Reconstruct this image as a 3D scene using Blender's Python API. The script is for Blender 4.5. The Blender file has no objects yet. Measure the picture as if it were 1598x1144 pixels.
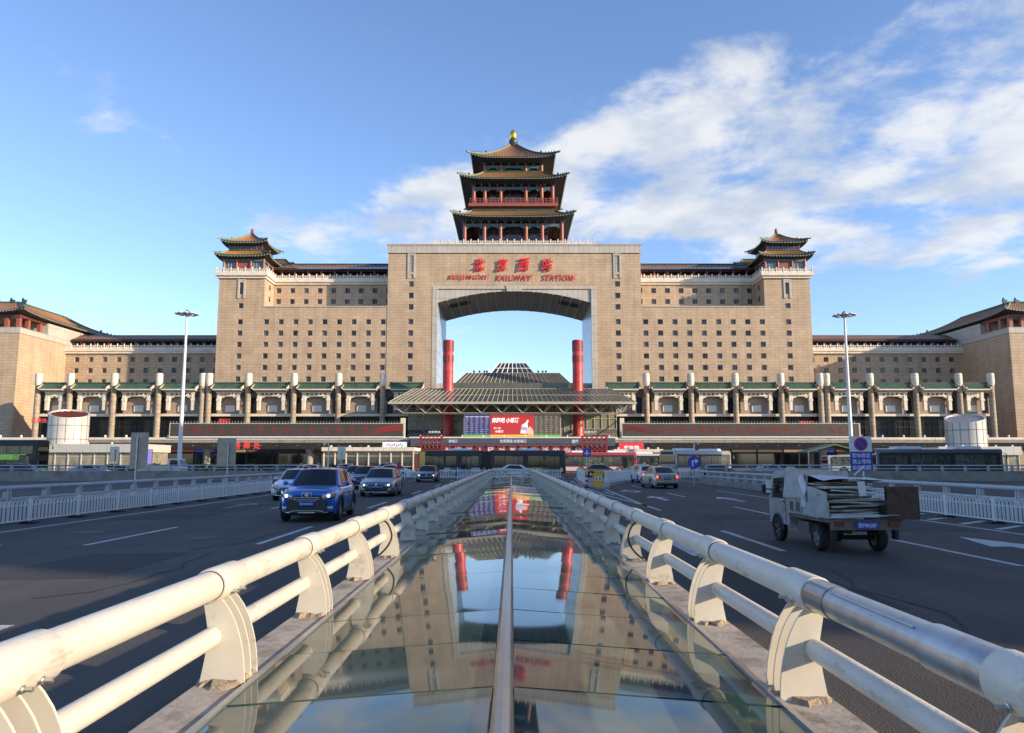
import bpy, math, random
from mathutils import Vector, Matrix
R = math.radians
rnd = random.Random(11)
sc = bpy.context.scene
COL = sc.collection

# ---------------------------------------------------------------- camera, sky, sun, exposure
FPX, CAMZ, PITCH = 1200.0, 1.8, math.atan(148 / 1200)
cam = bpy.data.cameras.new('camera')
cam.sensor_width = 36.0
cam.lens = 36.0 * FPX / 1598
cam.clip_start, cam.clip_end = 0.05, 5000
camo = bpy.data.objects.new('camera', cam)
COL.objects.link(camo)
camo.location = (0, 0, CAMZ)
camo.rotation_euler = (R(90) + PITCH, 0, 0)
sc.camera = camo
SUN_EL, SUN_AZ = R(16.5), R(67)      # azimuth measured from straight behind the camera towards the right
S = Vector((math.sin(SUN_AZ) * math.cos(SUN_EL), -math.cos(SUN_AZ) * math.cos(SUN_EL), math.sin(SUN_EL)))
sun = bpy.data.lights.new('sun', 'SUN')
sun.energy, sun.angle, sun.color = 4.2, R(0.53), (1.0, 0.80, 0.56)
suno = bpy.data.objects.new('sun', sun)
COL.objects.link(suno)
suno.rotation_euler = S.to_track_quat('Z', 'Y').to_euler()
sc.view_settings.view_transform = 'Standard'
sc.view_settings.look = 'None'
sc.view_settings.exposure = 0.90
sc.view_settings.gamma = 1
sc.view_settings.use_curve_mapping = False
sc.cycles.max_bounces = 6
sc.cycles.glossy_bounces = 4
sc.cycles.sample_clamp_indirect = 6

wd = bpy.data.worlds.new('World')
sc.world = wd
wd.use_nodes = True
wn, wl = wd.node_tree.nodes, wd.node_tree.links
wn.clear()


def WN(t, **k):
    n = wn.new(t)
    for a, b in k.items():
        setattr(n, a, b)
    return n


def wmath(op, a, b=None, clamp=False):
    n = WN('ShaderNodeMath', operation=op, use_clamp=clamp)
    for i, v in enumerate((a, b)):
        if v is None:
            continue
        if isinstance(v, (int, float)):
            n.inputs[i].default_value = v
        else:
            wl.new(v, n.inputs[i])
    return n.outputs[0]


def wstep(v, a, b):
    n = WN('ShaderNodeMapRange', interpolation_type='SMOOTHSTEP')
    wl.new(v, n.inputs[0])
    n.inputs[1].default_value, n.inputs[2].default_value = a, b
    return n.outputs[0]


sky = WN('ShaderNodeTexSky', sky_type='NISHITA')
sky.sun_disc = False
sky.sun_elevation = SUN_EL
sky.sun_rotation = math.atan2(S.x, S.y)
sky.altitude, sky.air_density, sky.dust_density, sky.ozone_density = 50, 0.9, 0.1, 2.6
tc = WN('ShaderNodeTexCoord')
sep = WN('ShaderNodeSeparateXYZ')
wl.new(tc.outputs['Generated'], sep.inputs[0])
zz = wmath('ADD', wmath('MAXIMUM', sep.outputs[2], 0.0), 0.15)
cu, cv = wmath('DIVIDE', sep.outputs[0], zz), wmath('DIVIDE', sep.outputs[1], zz)
cmb = WN('ShaderNodeCombineXYZ')
wl.new(cu, cmb.inputs[0])
wl.new(cv, cmb.inputs[1])
cmb.inputs[2].default_value = 3.7
n1 = WN('ShaderNodeTexNoise')
n1.inputs['Scale'].default_value, n1.inputs['Detail'].default_value = 3.4, 10
n1.inputs['Roughness'].default_value, n1.inputs['Distortion'].default_value = 0.60, 0.15
wl.new(cmb.outputs[0], n1.inputs['Vector'])
n2 = WN('ShaderNodeTexNoise')
n2.inputs['Scale'].default_value, n2.inputs['Detail'].default_value = 2.0, 5
wl.new(cmb.outputs[0], n2.inputs['Vector'])
# one broad bank of broken cloud, its edge running diagonally over the plain
edge = wmath('ADD', wmath('ADD', wmath('MULTIPLY', cu, 0.7), cv), wmath('MULTIPLY', n2.outputs[0], 0.7))
bank = wmath('MULTIPLY', wstep(edge, 1.76, 2.22), wmath('SUBTRACT', 1.0, wstep(cv, 2.10, 2.55)))
dens = wmath('ADD', n1.outputs[0], wmath('MULTIPLY', bank, 0.25))
cover = wmath('MULTIPLY', wstep(dens, 0.60, 0.82), 0.90)
n3 = WN('ShaderNodeTexNoise')
n3.inputs['Scale'].default_value, n3.inputs['Detail'].default_value = 4.2, 8
mp3 = WN('ShaderNodeMapping')
mp3.inputs['Location'].default_value = (0.13, -0.08, 1.0)
wl.new(cmb.outputs[0], mp3.inputs[0])
wl.new(mp3.outputs[0], n3.inputs['Vector'])
ccol = WN('ShaderNodeMix', data_type='RGBA')
wl.new(wstep(n3.outputs[0], 0.36, 0.62), ccol.inputs[0])
ccol.inputs[6].default_value = (2.2, 2.45, 2.9, 1)
ccol.inputs[7].default_value = (3.35, 3.4, 3.45, 1)
mix = WN('ShaderNodeMix', data_type='RGBA')
wl.new(cover, mix.inputs[0])
shv = WN('ShaderNodeHueSaturation')
shv.inputs['Saturation'].default_value = 1.0
tint = WN('ShaderNodeMix', data_type='RGBA', blend_type='MULTIPLY')      # camera white balance of the sky
tint.inputs[0].default_value = 1.0
tint.inputs[7].default_value = (0.97, 0.955, 1.04, 1)
wl.new(sky.outputs[0], tint.inputs[6])
wl.new(tint.outputs[2], shv.inputs['Color'])
wl.new(shv.outputs[0], mix.inputs[6])
wl.new(ccol.outputs[2], mix.inputs[7])
bg = WN('ShaderNodeBackground')
bg.inputs['Strength'].default_value = 0.147
wl.new(mix.outputs[2], bg.inputs['Color'])
wo = WN('ShaderNodeOutputWorld')
wl.new(bg.outputs[0], wo.inputs[0])


# ---------------------------------------------------------------- helpers
SP, CP = math.sin(PITCH), math.cos(PITCH)


def at(px, py, Y):
    """world X, Z of a photo pixel lying at distance Y"""
    v = (572 - py) / FPX
    Z = Y * (SP + v * CP) / (CP - v * SP)
    return (px - 799) * (Y * CP + Z * SP) / FPX, Z + CAMZ


def wm(o):
    m = o.matrix_basis.copy()
    if o.parent:
        m = wm(o.parent) @ o.matrix_parent_inverse @ m
    return m


class MB:
    def __init__(s):
        s.v, s.f = [], []

    def add(s, vs, fs):
        n = len(s.v)
        s.v += [tuple(v) for v in vs]
        s.f += [tuple(i + n for i in f) for f in fs]
        return s

    def box(s, x0, x1, y0, y1, z0, z1):
        x0, x1 = min(x0, x1), max(x0, x1)
        y0, y1 = min(y0, y1), max(y0, y1)
        return s.add([(x0, y0, z0), (x1, y0, z0), (x1, y1, z0), (x0, y1, z0), (x0, y0, z1), (x1, y0, z1), (x1, y1, z1), (x0, y1, z1)],
                     [(0, 3, 2, 1), (4, 5, 6, 7), (0, 1, 5, 4), (1, 2, 6, 5), (2, 3, 7, 6), (3, 0, 4, 7)])

    def quad(s, a, b, c, d):
        return s.add([a, b, c, d], [(0, 1, 2, 3)])

    def prism(s, poly, a, b, axis='y'):
        """extrude a 2-D polygon; axis y: poly is (x,z); axis x: (y,z); axis z: (x,y)"""
        n = len(poly)
        mk = {'y': lambda p, t: (p[0], t, p[1]), 'x': lambda p, t: (t, p[0], p[1]), 'z': lambda p, t: (p[0], p[1], t)}[axis]
        vs = [mk(p, a) for p in poly] + [mk(p, b) for p in poly]
        fs = [tuple(range(n - 1, -1, -1)), tuple(range(n, 2 * n))] + [(i, (i + 1) % n, n + (i + 1) % n, n + i) for i in range(n)]
        return s.add(vs, fs)

    def path(s, pts, r, n=8, cap=True):
        """tube through points; r a number or a list"""
        pts = [Vector(p) for p in pts]
        rs = r if isinstance(r, (list, tuple)) else [r] * len(pts)
        base = len(s.v)
        up = None
        for i, p in enumerate(pts):
            t = (pts[min(i + 1, len(pts) - 1)] - pts[max(i - 1, 0)]).normalized()
            a = Vector((0, 0, 1)) if abs(t.z) < 0.95 else Vector((0, 1, 0))
            if up is not None:
                a = up
            u = t.cross(a).normalized()
            w = u.cross(t).normalized()
            up = w
            for k in range(n):
                q = 2 * math.pi * k / n
                s.v.append(tuple(p + rs[i] * (math.cos(q) * u + math.sin(q) * w)))
        for i in range(len(pts) - 1):
            for k in range(n):
                a, b = base + i * n + k, base + i * n + (k + 1) % n
                s.f.append((a, b, b + n, a + n))
        if cap:
            s.f.append(tuple(base + k for k in range(n - 1, -1, -1)))
            s.f.append(tuple(base + (len(pts) - 1) * n + k for k in range(n)))
        return s

    def lathe(s, prof, n=16, c=(0, 0, 0), axis='z', cap=True):
        base = len(s.v)
        for r, h in prof:
            for k in range(n):
                q = 2 * math.pi * k / n
                a, b = r * math.cos(q), r * math.sin(q)
                p = (c[0] + a, c[1] + b, c[2] + h) if axis == 'z' else ((c[0] + h, c[1] + a, c[2] + b) if axis == 'x' else (c[0] + b, c[1] + h, c[2] + a))
                s.v.append(p)
        for i in range(len(prof) - 1):
            for k in range(n):
                a, b = base + i * n + k, base + i * n + (k + 1) % n
                s.f.append((a, b, b + n, a + n))
        if cap:
            s.f.append(tuple(base + k for k in range(n - 1, -1, -1)))
            s.f.append(tuple(base + (len(prof) - 1) * n + k for k in range(n)))
        return s

    def grid(s, fn, nu, nv):
        base = len(s.v)
        for i in range(nu + 1):
            for j in range(nv + 1):
                s.v.append(tuple(fn(i / nu, j / nv)))
        for i in range(nu):
            for j in range(nv):
                a = base + i * (nv + 1) + j
                s.f.append((a, a + nv + 1, a + nv + 2, a + 1))
        return s

    def mesh(s, name, mat, smooth=None):
        me = bpy.data.meshes.new(name)
        me.from_pydata(s.v, [], s.f)
        me.update()
        if mat:
            me.materials.append(mat)
        if smooth:
            me.polygons.foreach_set('use_smooth', [True] * len(me.polygons))
            me.set_sharp_from_angle(angle=R(smooth))
        return me

    def build(s, name, mat, parent=None, smooth=None, local=False, kind=None, loc=None):
        return obj(name, s.mesh(name, mat, smooth), parent, local, kind, loc)


def obj(name, me, parent=None, local=False, kind=None, loc=None, rot=None):
    o = bpy.data.objects.new(name, me)
    COL.objects.link(o)
    if loc is not None:
        o.location = loc
    if rot is not None:
        o.rotation_euler = rot
    if parent:
        o.parent = parent
        if not local:
            o.matrix_parent_inverse = wm(parent).inverted()
    if kind:
        o['kind'] = kind
    return o


def thing(name, label, cat, loc=(0, 0, 0), rz=0, group=None):
    o = bpy.data.objects.new(name, None)
    COL.objects.link(o)
    o.empty_display_size = 0.3
    o.location = loc
    o.rotation_euler = (0, 0, rz)
    return tag(o, label, cat, group)


def tag(o, label, cat, group=None):
    o['label'], o['category'] = label, cat
    if group:
        o['group'] = group
    return o


def copy_tree(o, parent=None):
    c = o.copy()
    COL.objects.link(c)
    c.parent = parent
    for ch in list(o.children):
        copy_tree(ch, c)
    return c


ORD = 'first second third fourth fifth sixth seventh eighth ninth tenth eleventh twelfth thirteenth fourteenth fifteenth sixteenth seventeenth eighteenth nineteenth twentieth twenty-first twenty-second twenty-third twenty-fourth twenty-fifth twenty-sixth twenty-seventh twenty-eighth'.split()
ORD_ = ['first', 'second', 'third', 'fourth', 'fifth', 'sixth', 'seventh', 'eighth', 'ninth', 'tenth', 'eleventh', 'twelfth']


# ---------------------------------------------------------------- materials
def newmat(name):
    m = bpy.data.materials.new(name)
    m.use_nodes = True
    nt = m.node_tree
    return m, nt.nodes, nt.links, nt.nodes['Principled BSDF']


def pm(name, col, rough=0.6, metal=0.0, var=0.18, scale=1.5, bump=0.0, bscale=None, stain=None, coat=0.0, spec=0.5, obj_rand=0.0, coords='pos'):
    m, N, L, B = newmat(name)
    B.inputs['Roughness'].default_value = rough
    B.inputs['Metallic'].default_value = metal
    B.inputs['Coat Weight'].default_value = coat
    B.inputs['Coat Roughness'].default_value = 0.06
    B.inputs['Specular IOR Level'].default_value = spec
    if coords == 'pos':
        g = N.new('ShaderNodeNewGeometry').outputs['Position']
    else:
        g = N.new('ShaderNodeTexCoord').outputs['Object']
    no = N.new('ShaderNodeTexNoise')
    no.inputs['Scale'].default_value, no.inputs['Detail'].default_value = scale, 6
    no.inputs['Roughness'].default_value = 0.65
    L.new(g, no.inputs['Vector'])
    mx = N.new('ShaderNodeMix')
    mx.data_type = 'RGBA'
    c = Vector(col)
    mx.inputs[6].default_value = (*(c * (1 - var)), 1)
    mx.inputs[7].default_value = (*[min(1, q) for q in c * (1 + var)], 1)
    mr = N.new('ShaderNodeMapRange')
    mr.inputs[1].default_value, mr.inputs[2].default_value = 0.3, 0.7
    L.new(no.outputs[0], mr.inputs[0])
    L.new(mr.outputs[0], mx.inputs[0])
    out = mx.outputs[2]
    if stain:
        n2 = N.new('ShaderNodeTexNoise')
        n2.inputs['Scale'].default_value, n2.inputs['Detail'].default_value = stain[1], 8
        n2.inputs['Roughness'].default_value = 0.7
        mpn = N.new('ShaderNodeMapping')
        if len(stain) > 4:
            mpn.inputs['Scale'].default_value = stain[4]
        L.new(g, mpn.inputs[0])
        L.new(mpn.outputs[0], n2.inputs['Vector'])
        r2 = N.new('ShaderNodeMapRange')
        r2.inputs[1].default_value, r2.inputs[2].default_value = stain[2], stain[3]
        L.new(n2.outputs[0], r2.inputs[0])
        m2 = N.new('ShaderNodeMix')
        m2.data_type = 'RGBA'
        m2.inputs[7].default_value = (*stain[0], 1)
        L.new(out, m2.inputs[6])
        L.new(r2.outputs[0], m2.inputs[0])
        out = m2.outputs[2]
    if obj_rand:
        oi = N.new('ShaderNodeObjectInfo')
        hv = N.new('ShaderNodeHueSaturation')
        mr2 = N.new('ShaderNodeMapRange')
        mr2.inputs[3].default_value, mr2.inputs[4].default_value = 1 - obj_rand, 1 + obj_rand
        L.new(oi.outputs['Random'], mr2.inputs[0])
        L.new(mr2.outputs[0], hv.inputs['Value'])
        L.new(out, hv.inputs['Color'])
        out = hv.outputs[0]
    L.new(out, B.inputs['Base Color'])
    if bump:
        b = N.new('ShaderNodeBump')
        b.inputs['Strength'].default_value = bump
        b.inputs['Distance'].default_value = 0.02
        n3 = N.new('ShaderNodeTexNoise')
        n3.inputs['Scale'].default_value, n3.inputs['Detail'].default_value = bscale or scale * 8, 4
        L.new(g, n3.inputs['Vector'])
        L.new(n3.outputs[0], b.inputs['Height'])
        L.new(b.outputs[0], B.inputs['Normal'])
    return m


def panels(name, c1, c2, mortar, w, h, ms=0.03, rough=0.6, offset=0.5, spec=0.4, noise=0.25, metal=0.0, mode='xz', bump=0.3, streak=0.0):
    """stone or metal cladding in courses; works on walls facing x or y"""
    m, N, L, B = newmat(name)
    B.inputs['Roughness'].default_value = rough
    B.inputs['Metallic'].default_value = metal
    B.inputs['Specular IOR Level'].default_value = spec
    g = N.new('ShaderNodeNewGeometry')
    sp = N.new('ShaderNodeSeparateXYZ')
    L.new(g.outputs['Position'], sp.inputs[0])
    cb = N.new('ShaderNodeCombineXYZ')
    if mode == 'xz':
        ad = N.new('ShaderNodeMath')
        L.new(sp.outputs[0], ad.inputs[0])
        L.new(sp.outputs[1], ad.inputs[1])
        L.new(ad.outputs[0], cb.inputs[0])
        L.new(sp.outputs[2], cb.inputs[1])
    else:
        L.new(sp.outputs[0], cb.inputs[0])
        L.new(sp.outputs[1], cb.inputs[1])
    br = N.new('ShaderNodeTexBrick')
    br.offset = offset
    br.inputs['Color1'].default_value = (*c1, 1)
    br.inputs['Color2'].default_value = (*c2, 1)
    br.inputs['Mortar'].default_value = (*mortar, 1)
    br.inputs['Scale'].default_value = 1
    br.inputs['Mortar Size'].default_value = ms
    br.inputs['Brick Width'].default_value, br.inputs['Row Height'].default_value = w, h
    L.new(cb.outputs[0], br.inputs['Vector'])
    no = N.new('ShaderNodeTexNoise')
    no.inputs['Scale'].default_value, no.inputs['Detail'].default_value = 0.22, 7
    no.inputs['Roughness'].default_value = 0.7
    L.new(g.outputs['Position'], no.inputs['Vector'])
    mr = N.new('ShaderNodeMapRange')
    mr.inputs[1].default_value, mr.inputs[2].default_value = 0.3, 0.7
    mr.inputs[3].default_value, mr.inputs[4].default_value = 1 - noise, 1 + noise
    L.new(no.outputs[0], mr.inputs[0])
    hv = N.new('ShaderNodeHueSaturation')
    L.new(mr.outputs[0], hv.inputs['Value'])
    L.new(br.outputs[0], hv.inputs['Color'])
    out = hv.outputs[0]
    if streak:                                       # rain streaks and soot running down the wall
        mp = N.new('ShaderNodeMapping')
        mp.inputs['Scale'].default_value = (0.9, 0.9, 0.06)
        L.new(g.outputs['Position'], mp.inputs[0])
        ns_ = N.new('ShaderNodeTexNoise')
        ns_.inputs['Scale'].default_value, ns_.inputs['Detail'].default_value = 1.0, 6
        L.new(mp.outputs[0], ns_.inputs['Vector'])
        r3 = N.new('ShaderNodeMapRange')
        r3.inputs[1].default_value, r3.inputs[2].default_value = 0.42, 0.68
        r3.inputs[3].default_value, r3.inputs[4].default_value = 1.0, 1 - 2 * streak
        L.new(ns_.outputs[0], r3.inputs[0])
        h2 = N.new('ShaderNodeHueSaturation')
        L.new(r3.outputs[0], h2.inputs['Value'])
        L.new(out, h2.inputs['Color'])
        out = h2.outputs[0]
    L.new(out, B.inputs['Base Color'])
    if bump:
        b = N.new('ShaderNodeBump')
        b.invert = True
        b.inputs['Strength'].default_value = bump
        b.inputs['Distance'].default_value = 0.05
        L.new(br.outputs['Fac'], b.inputs['Height'])
        L.new(b.outputs[0], B.inputs['Normal'])
    return m


def emit(name, col, strength=1.0, rough=0.4, base=(0.02, 0.02, 0.02)):
    m, N, L, B = newmat(name)
    B.inputs['Base Color'].default_value = (*base, 1)
    B.inputs['Roughness'].default_value = rough
    B.inputs['Emission Color'].default_value = (*col, 1)
    B.inputs['Emission Strength'].default_value = strength
    return m


M = {}
M['stone'] = panels('sandstone cladding', (0.50, 0.375, 0.255), (0.45, 0.335, 0.225), (0.28, 0.205, 0.14), 2.4, 0.85, 0.04, 0.75, noise=0.14, streak=0.07)
M['stone_trim'] = panels('pale stone panels', (0.47, 0.44, 0.38), (0.43, 0.40, 0.345), (0.24, 0.22, 0.19), 1.5, 2.6, 0.05, 0.6, offset=0.0, noise=0.10)
M['soffit'] = panels('bronze soffit slats', (0.21, 0.18, 0.13), (0.18, 0.155, 0.11), (0.34, 0.30, 0.22), 2.2, 0.9, 0.05, 0.5, offset=0.0, mode='xy', noise=0.15)
M['reveal'] = panels('arch reveal glazing', (0.34, 0.38, 0.42), (0.28, 0.32, 0.37), (0.13, 0.12, 0.11), 3.2, 3.4, 0.10, 0.25, offset=0.0, noise=0.10)
M['white_stone'] = pm('white marble', (0.66, 0.62, 0.54), 0.55, var=0.10, scale=0.8, stain=((0.33, 0.29, 0.23), 0.9, 0.55, 0.8))
M['cream_stone'] = pm('cream stone', (0.70, 0.62, 0.50), 0.65, var=0.12, scale=0.6, stain=((0.30, 0.25, 0.19), 1.3, 0.55, 0.8))
M['col_stone'] = panels('column stone drums', (0.36, 0.29, 0.21), (0.31, 0.25, 0.18), (0.16, 0.13, 0.10), 2.4, 1.1, 0.05, 0.7, noise=0.3)
M['brown_wall'] = pm('brown rendered wall', (0.34, 0.265, 0.20), 0.8, var=0.10, scale=0.5, stain=((0.14, 0.11, 0.09), 0.4, 0.55, 0.8))
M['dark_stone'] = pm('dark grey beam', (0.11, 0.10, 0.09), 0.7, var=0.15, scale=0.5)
M['concrete'] = pm('weathered concrete', (0.27, 0.25, 0.22), 0.85, var=0.2, scale=1.2, bump=0.3, stain=((0.13, 0.12, 0.105), 0.8, 0.5, 0.75))
M['kerb'] = pm('kerb concrete', (0.38, 0.33, 0.28), 0.9, var=0.16, scale=5, bump=0.25, bscale=30, stain=((0.15, 0.125, 0.10), 3.5, 0.48, 0.68))
M['asphalt'] = pm('asphalt', (0.070, 0.060, 0.050), 0.80, var=0.28, scale=0.45, bump=0.7, bscale=55, stain=((0.040, 0.037, 0.034), 0.5, 0.46, 0.66, (1, 0.06, 1)))
M['asphalt_patch'] = pm('asphalt repair', (0.036, 0.034, 0.032), 0.85, var=0.2, scale=2, bump=0.6, bscale=60)
M['iron'] = pm('cast iron cover', (0.06, 0.055, 0.05), 0.6, 0.4, var=0.3, scale=12, bump=0.6, bscale=40)
M['ground'] = pm('plaza paving', (0.11, 0.105, 0.10), 0.85, var=0.2, scale=0.3)
M['marking'] = pm('worn road paint', (0.50, 0.50, 0.48), 0.7, var=0.12, scale=3, stain=((0.10, 0.10, 0.105), 5.0, 0.52, 0.72))
M['marking_worn'] = pm('old road paint', (0.20, 0.20, 0.20), 0.8, var=0.2, scale=3, stain=((0.06, 0.06, 0.065), 3.0, 0.45, 0.65))
M['tile_brown'] = pm('brown glazed tile', (0.21, 0.105, 0.05), 0.45, var=0.2, scale=0.8, obj_rand=0.06)
M['tile_orange'] = pm('orange glazed tile', (0.30, 0.14, 0.05), 0.45, var=0.2, scale=0.8)
M['tile_green'] = pm('green glazed tile', (0.055, 0.105, 0.062), 0.35, var=0.3, scale=0.9)
M['tile_dkgreen'] = pm('dark green tile', (0.03, 0.06, 0.04), 0.4, var=0.3, scale=0.9)
M['ridge_pale'] = pm('pale green ridge', (0.17, 0.20, 0.125), 0.5, var=0.25, scale=1.2)
M['red_wood'] = pm('red lacquer timber', (0.28, 0.082, 0.055), 0.45, var=0.15, scale=1.0)
M['red_dark'] = pm('dark red timber', (0.15, 0.035, 0.028), 0.5, var=0.15, scale=1.0)
M['red_col'] = pm('red column paint', (0.50, 0.035, 0.035), 0.40, var=0.10, scale=0.6, stain=((0.55, 0.16, 0.13), 0.4, 0.5, 0.75))
M['eave_dark'] = pm('painted eave timbers', (0.035, 0.038, 0.04), 0.6, var=0.3, scale=1.5)
M['beam_paint'] = pm('painted beam', (0.075, 0.11, 0.12), 0.55, var=0.6, scale=2.2)
M['rafter'] = pm('rafter ends', (0.34, 0.33, 0.25), 0.6, var=0.2)
M['gold'] = pm('gilded finial', (0.80, 0.50, 0.08), 0.28, 0.9, var=0.1)
M['dark_glass'] = pm('dark window glass', (0.030, 0.036, 0.042), 0.06, var=0.4, scale=0.7, spec=0.8)
M['pane'] = pm('window pane', (0.062, 0.058, 0.054), 0.12, var=0.5, scale=0.9, spec=0.35, obj_rand=0.85)
M['hall_glass'] = pm('dark hall glazing', (0.012, 0.013, 0.013), 0.3, var=0.5, scale=0.4, spec=0.2)
M['win_frame'] = pm('window frame', (0.38, 0.34, 0.28), 0.5, var=0.1)
M['slit_glass'] = pm('slit glass', (0.10, 0.14, 0.16), 0.06, var=0.2, spec=0.8)
M['canopy_glass'] = pm('dusty canopy glass', (0.085, 0.088, 0.070), 0.22, var=0.25, scale=0.5, spec=0.6)
M['mullion'] = pm('cream mullion', (0.46, 0.44, 0.36), 0.5, var=0.1)
M['white_paint'] = pm('white paint', (0.72, 0.72, 0.70), 0.5, var=0.06, scale=2)
M['rail_white'] = pm('cream rail paint', (0.62, 0.58, 0.50), 0.40, var=0.07, scale=3, bump=0.15, bscale=45, stain=((0.30, 0.19, 0.10), 4.5, 0.56, 0.74, (1.0, 0.45, 1.8)))
M['fin'] = pm('fin plate paint', (0.60, 0.56, 0.47), 0.5, var=0.08, scale=4, stain=((0.27, 0.20, 0.13), 5.0, 0.58, 0.76))
M['grime'] = pm('crumbling mortar', (0.30, 0.24, 0.17), 0.95, var=0.35, scale=20, bump=0.8, bscale=60)
M['galv'] = pm('galvanised steel', (0.46, 0.46, 0.46), 0.32, 0.75, var=0.12, scale=4, stain=((0.30, 0.28, 0.26), 6.0, 0.5, 0.75))
M['rail_grey'] = pm('grey rail paint', (0.40, 0.42, 0.44), 0.45, var=0.1, scale=1, stain=((0.22, 0.21, 0.20), 1.5, 0.55, 0.8))
M['steel'] = pm('brushed steel', (0.34, 0.34, 0.34), 0.22, 0.9, var=0.15, scale=5, stain=((0.20, 0.19, 0.18), 3.0, 0.5, 0.8, (1, 0.3, 1)))
M['rubber'] = pm('black rubber', (0.018, 0.018, 0.018), 0.8, var=0.2)
M['plastic'] = pm('black plastic', (0.022, 0.022, 0.023), 0.5, var=0.1)
M['underbody'] = pm('dark underbody', (0.010, 0.010, 0.010), 0.9)
M['chrome'] = pm('chrome trim', (0.70, 0.70, 0.72), 0.15, 1.0, var=0.02)
M['rim'] = pm('alloy rim', (0.42, 0.42, 0.43), 0.35, 0.8, var=0.05)
M['rim_dirty'] = pm('dirty steel rim', (0.30, 0.27, 0.23), 0.7, 0.2, var=0.3, scale=6)
M['car_glass'] = pm('car glass', (0.010, 0.012, 0.014), 0.03, var=0.1, spec=0.6)
M['lamp_glass'] = pm('headlamp glass', (0.46, 0.48, 0.50), 0.10, 0.3, var=0.3, scale=9, coat=1.0)
M['lamp_on'] = emit('lit headlamp', (1.0, 0.88, 0.72), 2.2)
M['amber'] = emit('amber lamp', (1.0, 0.42, 0.05), 3.0)
M['tail'] = pm('tail lamp', (0.32, 0.015, 0.015), 0.2, var=0.2, coat=1.0)
M['tail_on'] = emit('lit tail lamp', (1.0, 0.06, 0.03), 2.5)
M['plate_blue'] = pm('blue number plate', (0.015, 0.06, 0.42), 0.4, var=0.05)
M['sign_blue'] = pm('sign blue', (0.012, 0.045, 0.40), 0.4, var=0.06)
M['sign_white'] = pm('sign white', (0.68, 0.69, 0.70), 0.45, var=0.04)
M['sign_red'] = pm('sign red', (0.55, 0.02, 0.02), 0.45, var=0.05)
M['sign_back'] = pm('beige sign back', (0.46, 0.38, 0.29), 0.6, var=0.12, scale=2, stain=((0.20, 0.16, 0.12), 1.5, 0.5, 0.8))
M['yellow'] = pm('yellow paint', (0.70, 0.40, 0.02), 0.5, var=0.08)
M['green_leaf'] = pm('hedge leaf', (0.05, 0.09, 0.03), 0.6, var=0.5, scale=4)
M['letter_red'] = pm('red sign letter', (0.68, 0.015, 0.02), 0.4, var=0.05)
M['led_red'] = emit('red led letters', (1.0, 0.05, 0.04), 0.55)
M['led_swirl'] = emit('red led swirl', (0.75, 0.04, 0.05), 0.30, base=(0.06, 0.01, 0.01))
M['led_dim'] = emit('dim red led letters', (0.60, 0.05, 0.05), 0.14, base=(0.11, 0.02, 0.02))
M['led_panel'] = pm('led panel face', (0.060, 0.050, 0.038), 0.55, var=0.10, scale=0.3)
M['white_led'] = emit('white led letters', (0.9, 0.9, 0.95), 0.7)


def paint(name, col, metal=0.0, rough=0.32, coat=1.0, var=0.04, **k):
    return pm(name, col, rough, metal, var=var, scale=2, coat=coat, coords='obj', **k)


# ---------------------------------------------------------------- text
def text_mesh(s, size, mat, extrude=0.01, offset=0.0, shear=0.0, spacing=1.0, align='CENTER', sx=1.0):
    cu_ = bpy.data.curves.new('lettering', 'FONT')
    cu_.body, cu_.size, cu_.extrude, cu_.offset, cu_.shear = s, size, extrude, offset, shear
    cu_.space_character = spacing
    cu_.align_x, cu_.align_y = align, 'CENTER'
    cu_.resolution_u = 3
    o = bpy.data.objects.new('lettering', cu_)
    ts = bpy.data.scenes.new('lettering')           # small scratch scene, so each evaluation stays cheap
    ts.collection.objects.link(o)
    ts.view_layers[0].update()
    me = bpy.data.meshes.new_from_object(o.evaluated_get(ts.view_layers[0].depsgraph))
    bpy.data.scenes.remove(ts)
    bpy.data.objects.remove(o)
    bpy.data.curves.remove(cu_)
    for v in me.vertices:                      # stand it up, facing -y
        x, y, z = v.co
        v.co = (x * sx, -z, y)
    me.materials.clear()
    me.materials.append(mat)
    return me


def fit_text(s, width, height, mat, **k):
    """lettering scaled to a given width and height, centred on the origin"""
    me = text_mesh(s, 1.0, mat, **k)
    xs = [v.co.x for v in me.vertices]
    zs = [v.co.z for v in me.vertices]
    ax, az = width / (max(xs) - min(xs)), height / (max(zs) - min(zs))
    mx_, mz = (max(xs) + min(xs)) / 2, (max(zs) + min(zs)) / 2
    for v in me.vertices:
        v.co = ((v.co.x - mx_) * ax, v.co.y, (v.co.z - mz) * az)
    return me

# ---------------------------------------------------------------- ground, road, markings
g = MB().quad((-2500, -2500, 0), (2500, -2500, 0), (2500, 2500, 0), (-2500, 2500, 0)).build('ground', M['ground'], kind='structure')
road = MB()
road.quad((-15.2, -60, 0.004), (15.2, -60, 0.004), (15.2, 79, 0.004), (-15.2, 79, 0.004))
road.quad((-190, 79, 0.004), (190, 79, 0.004), (190, 128, 0.004), (-190, 128, 0.004))
road.quad((-190, 20, 0.004), (-17, 20, 0.004), (-17, 79, 0.004), (-190, 79, 0.004))
road.quad((17, 20, 0.004), (190, 20, 0.004), (190, 79, 0.004), (17, 79, 0.004))
road = road.build('road', M['asphalt'], kind='structure')


def strip(name, pts, w, mat='marking'):
    mb = MB()
    for (x0, y0), (x1, y1) in zip(pts[:-1], pts[1:]):
        d = Vector((x1 - x0, y1 - y0)).normalized() * (w / 2)
        mb.quad((x0 + d.y, y0 - d.x, 0.009), (x1 + d.y, y1 - d.x, 0.009), (x1 - d.y, y1 + d.x, 0.009), (x0 - d.y, y0 + d.x, 0.009))
    return mb.build(name, M[mat], road)


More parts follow.
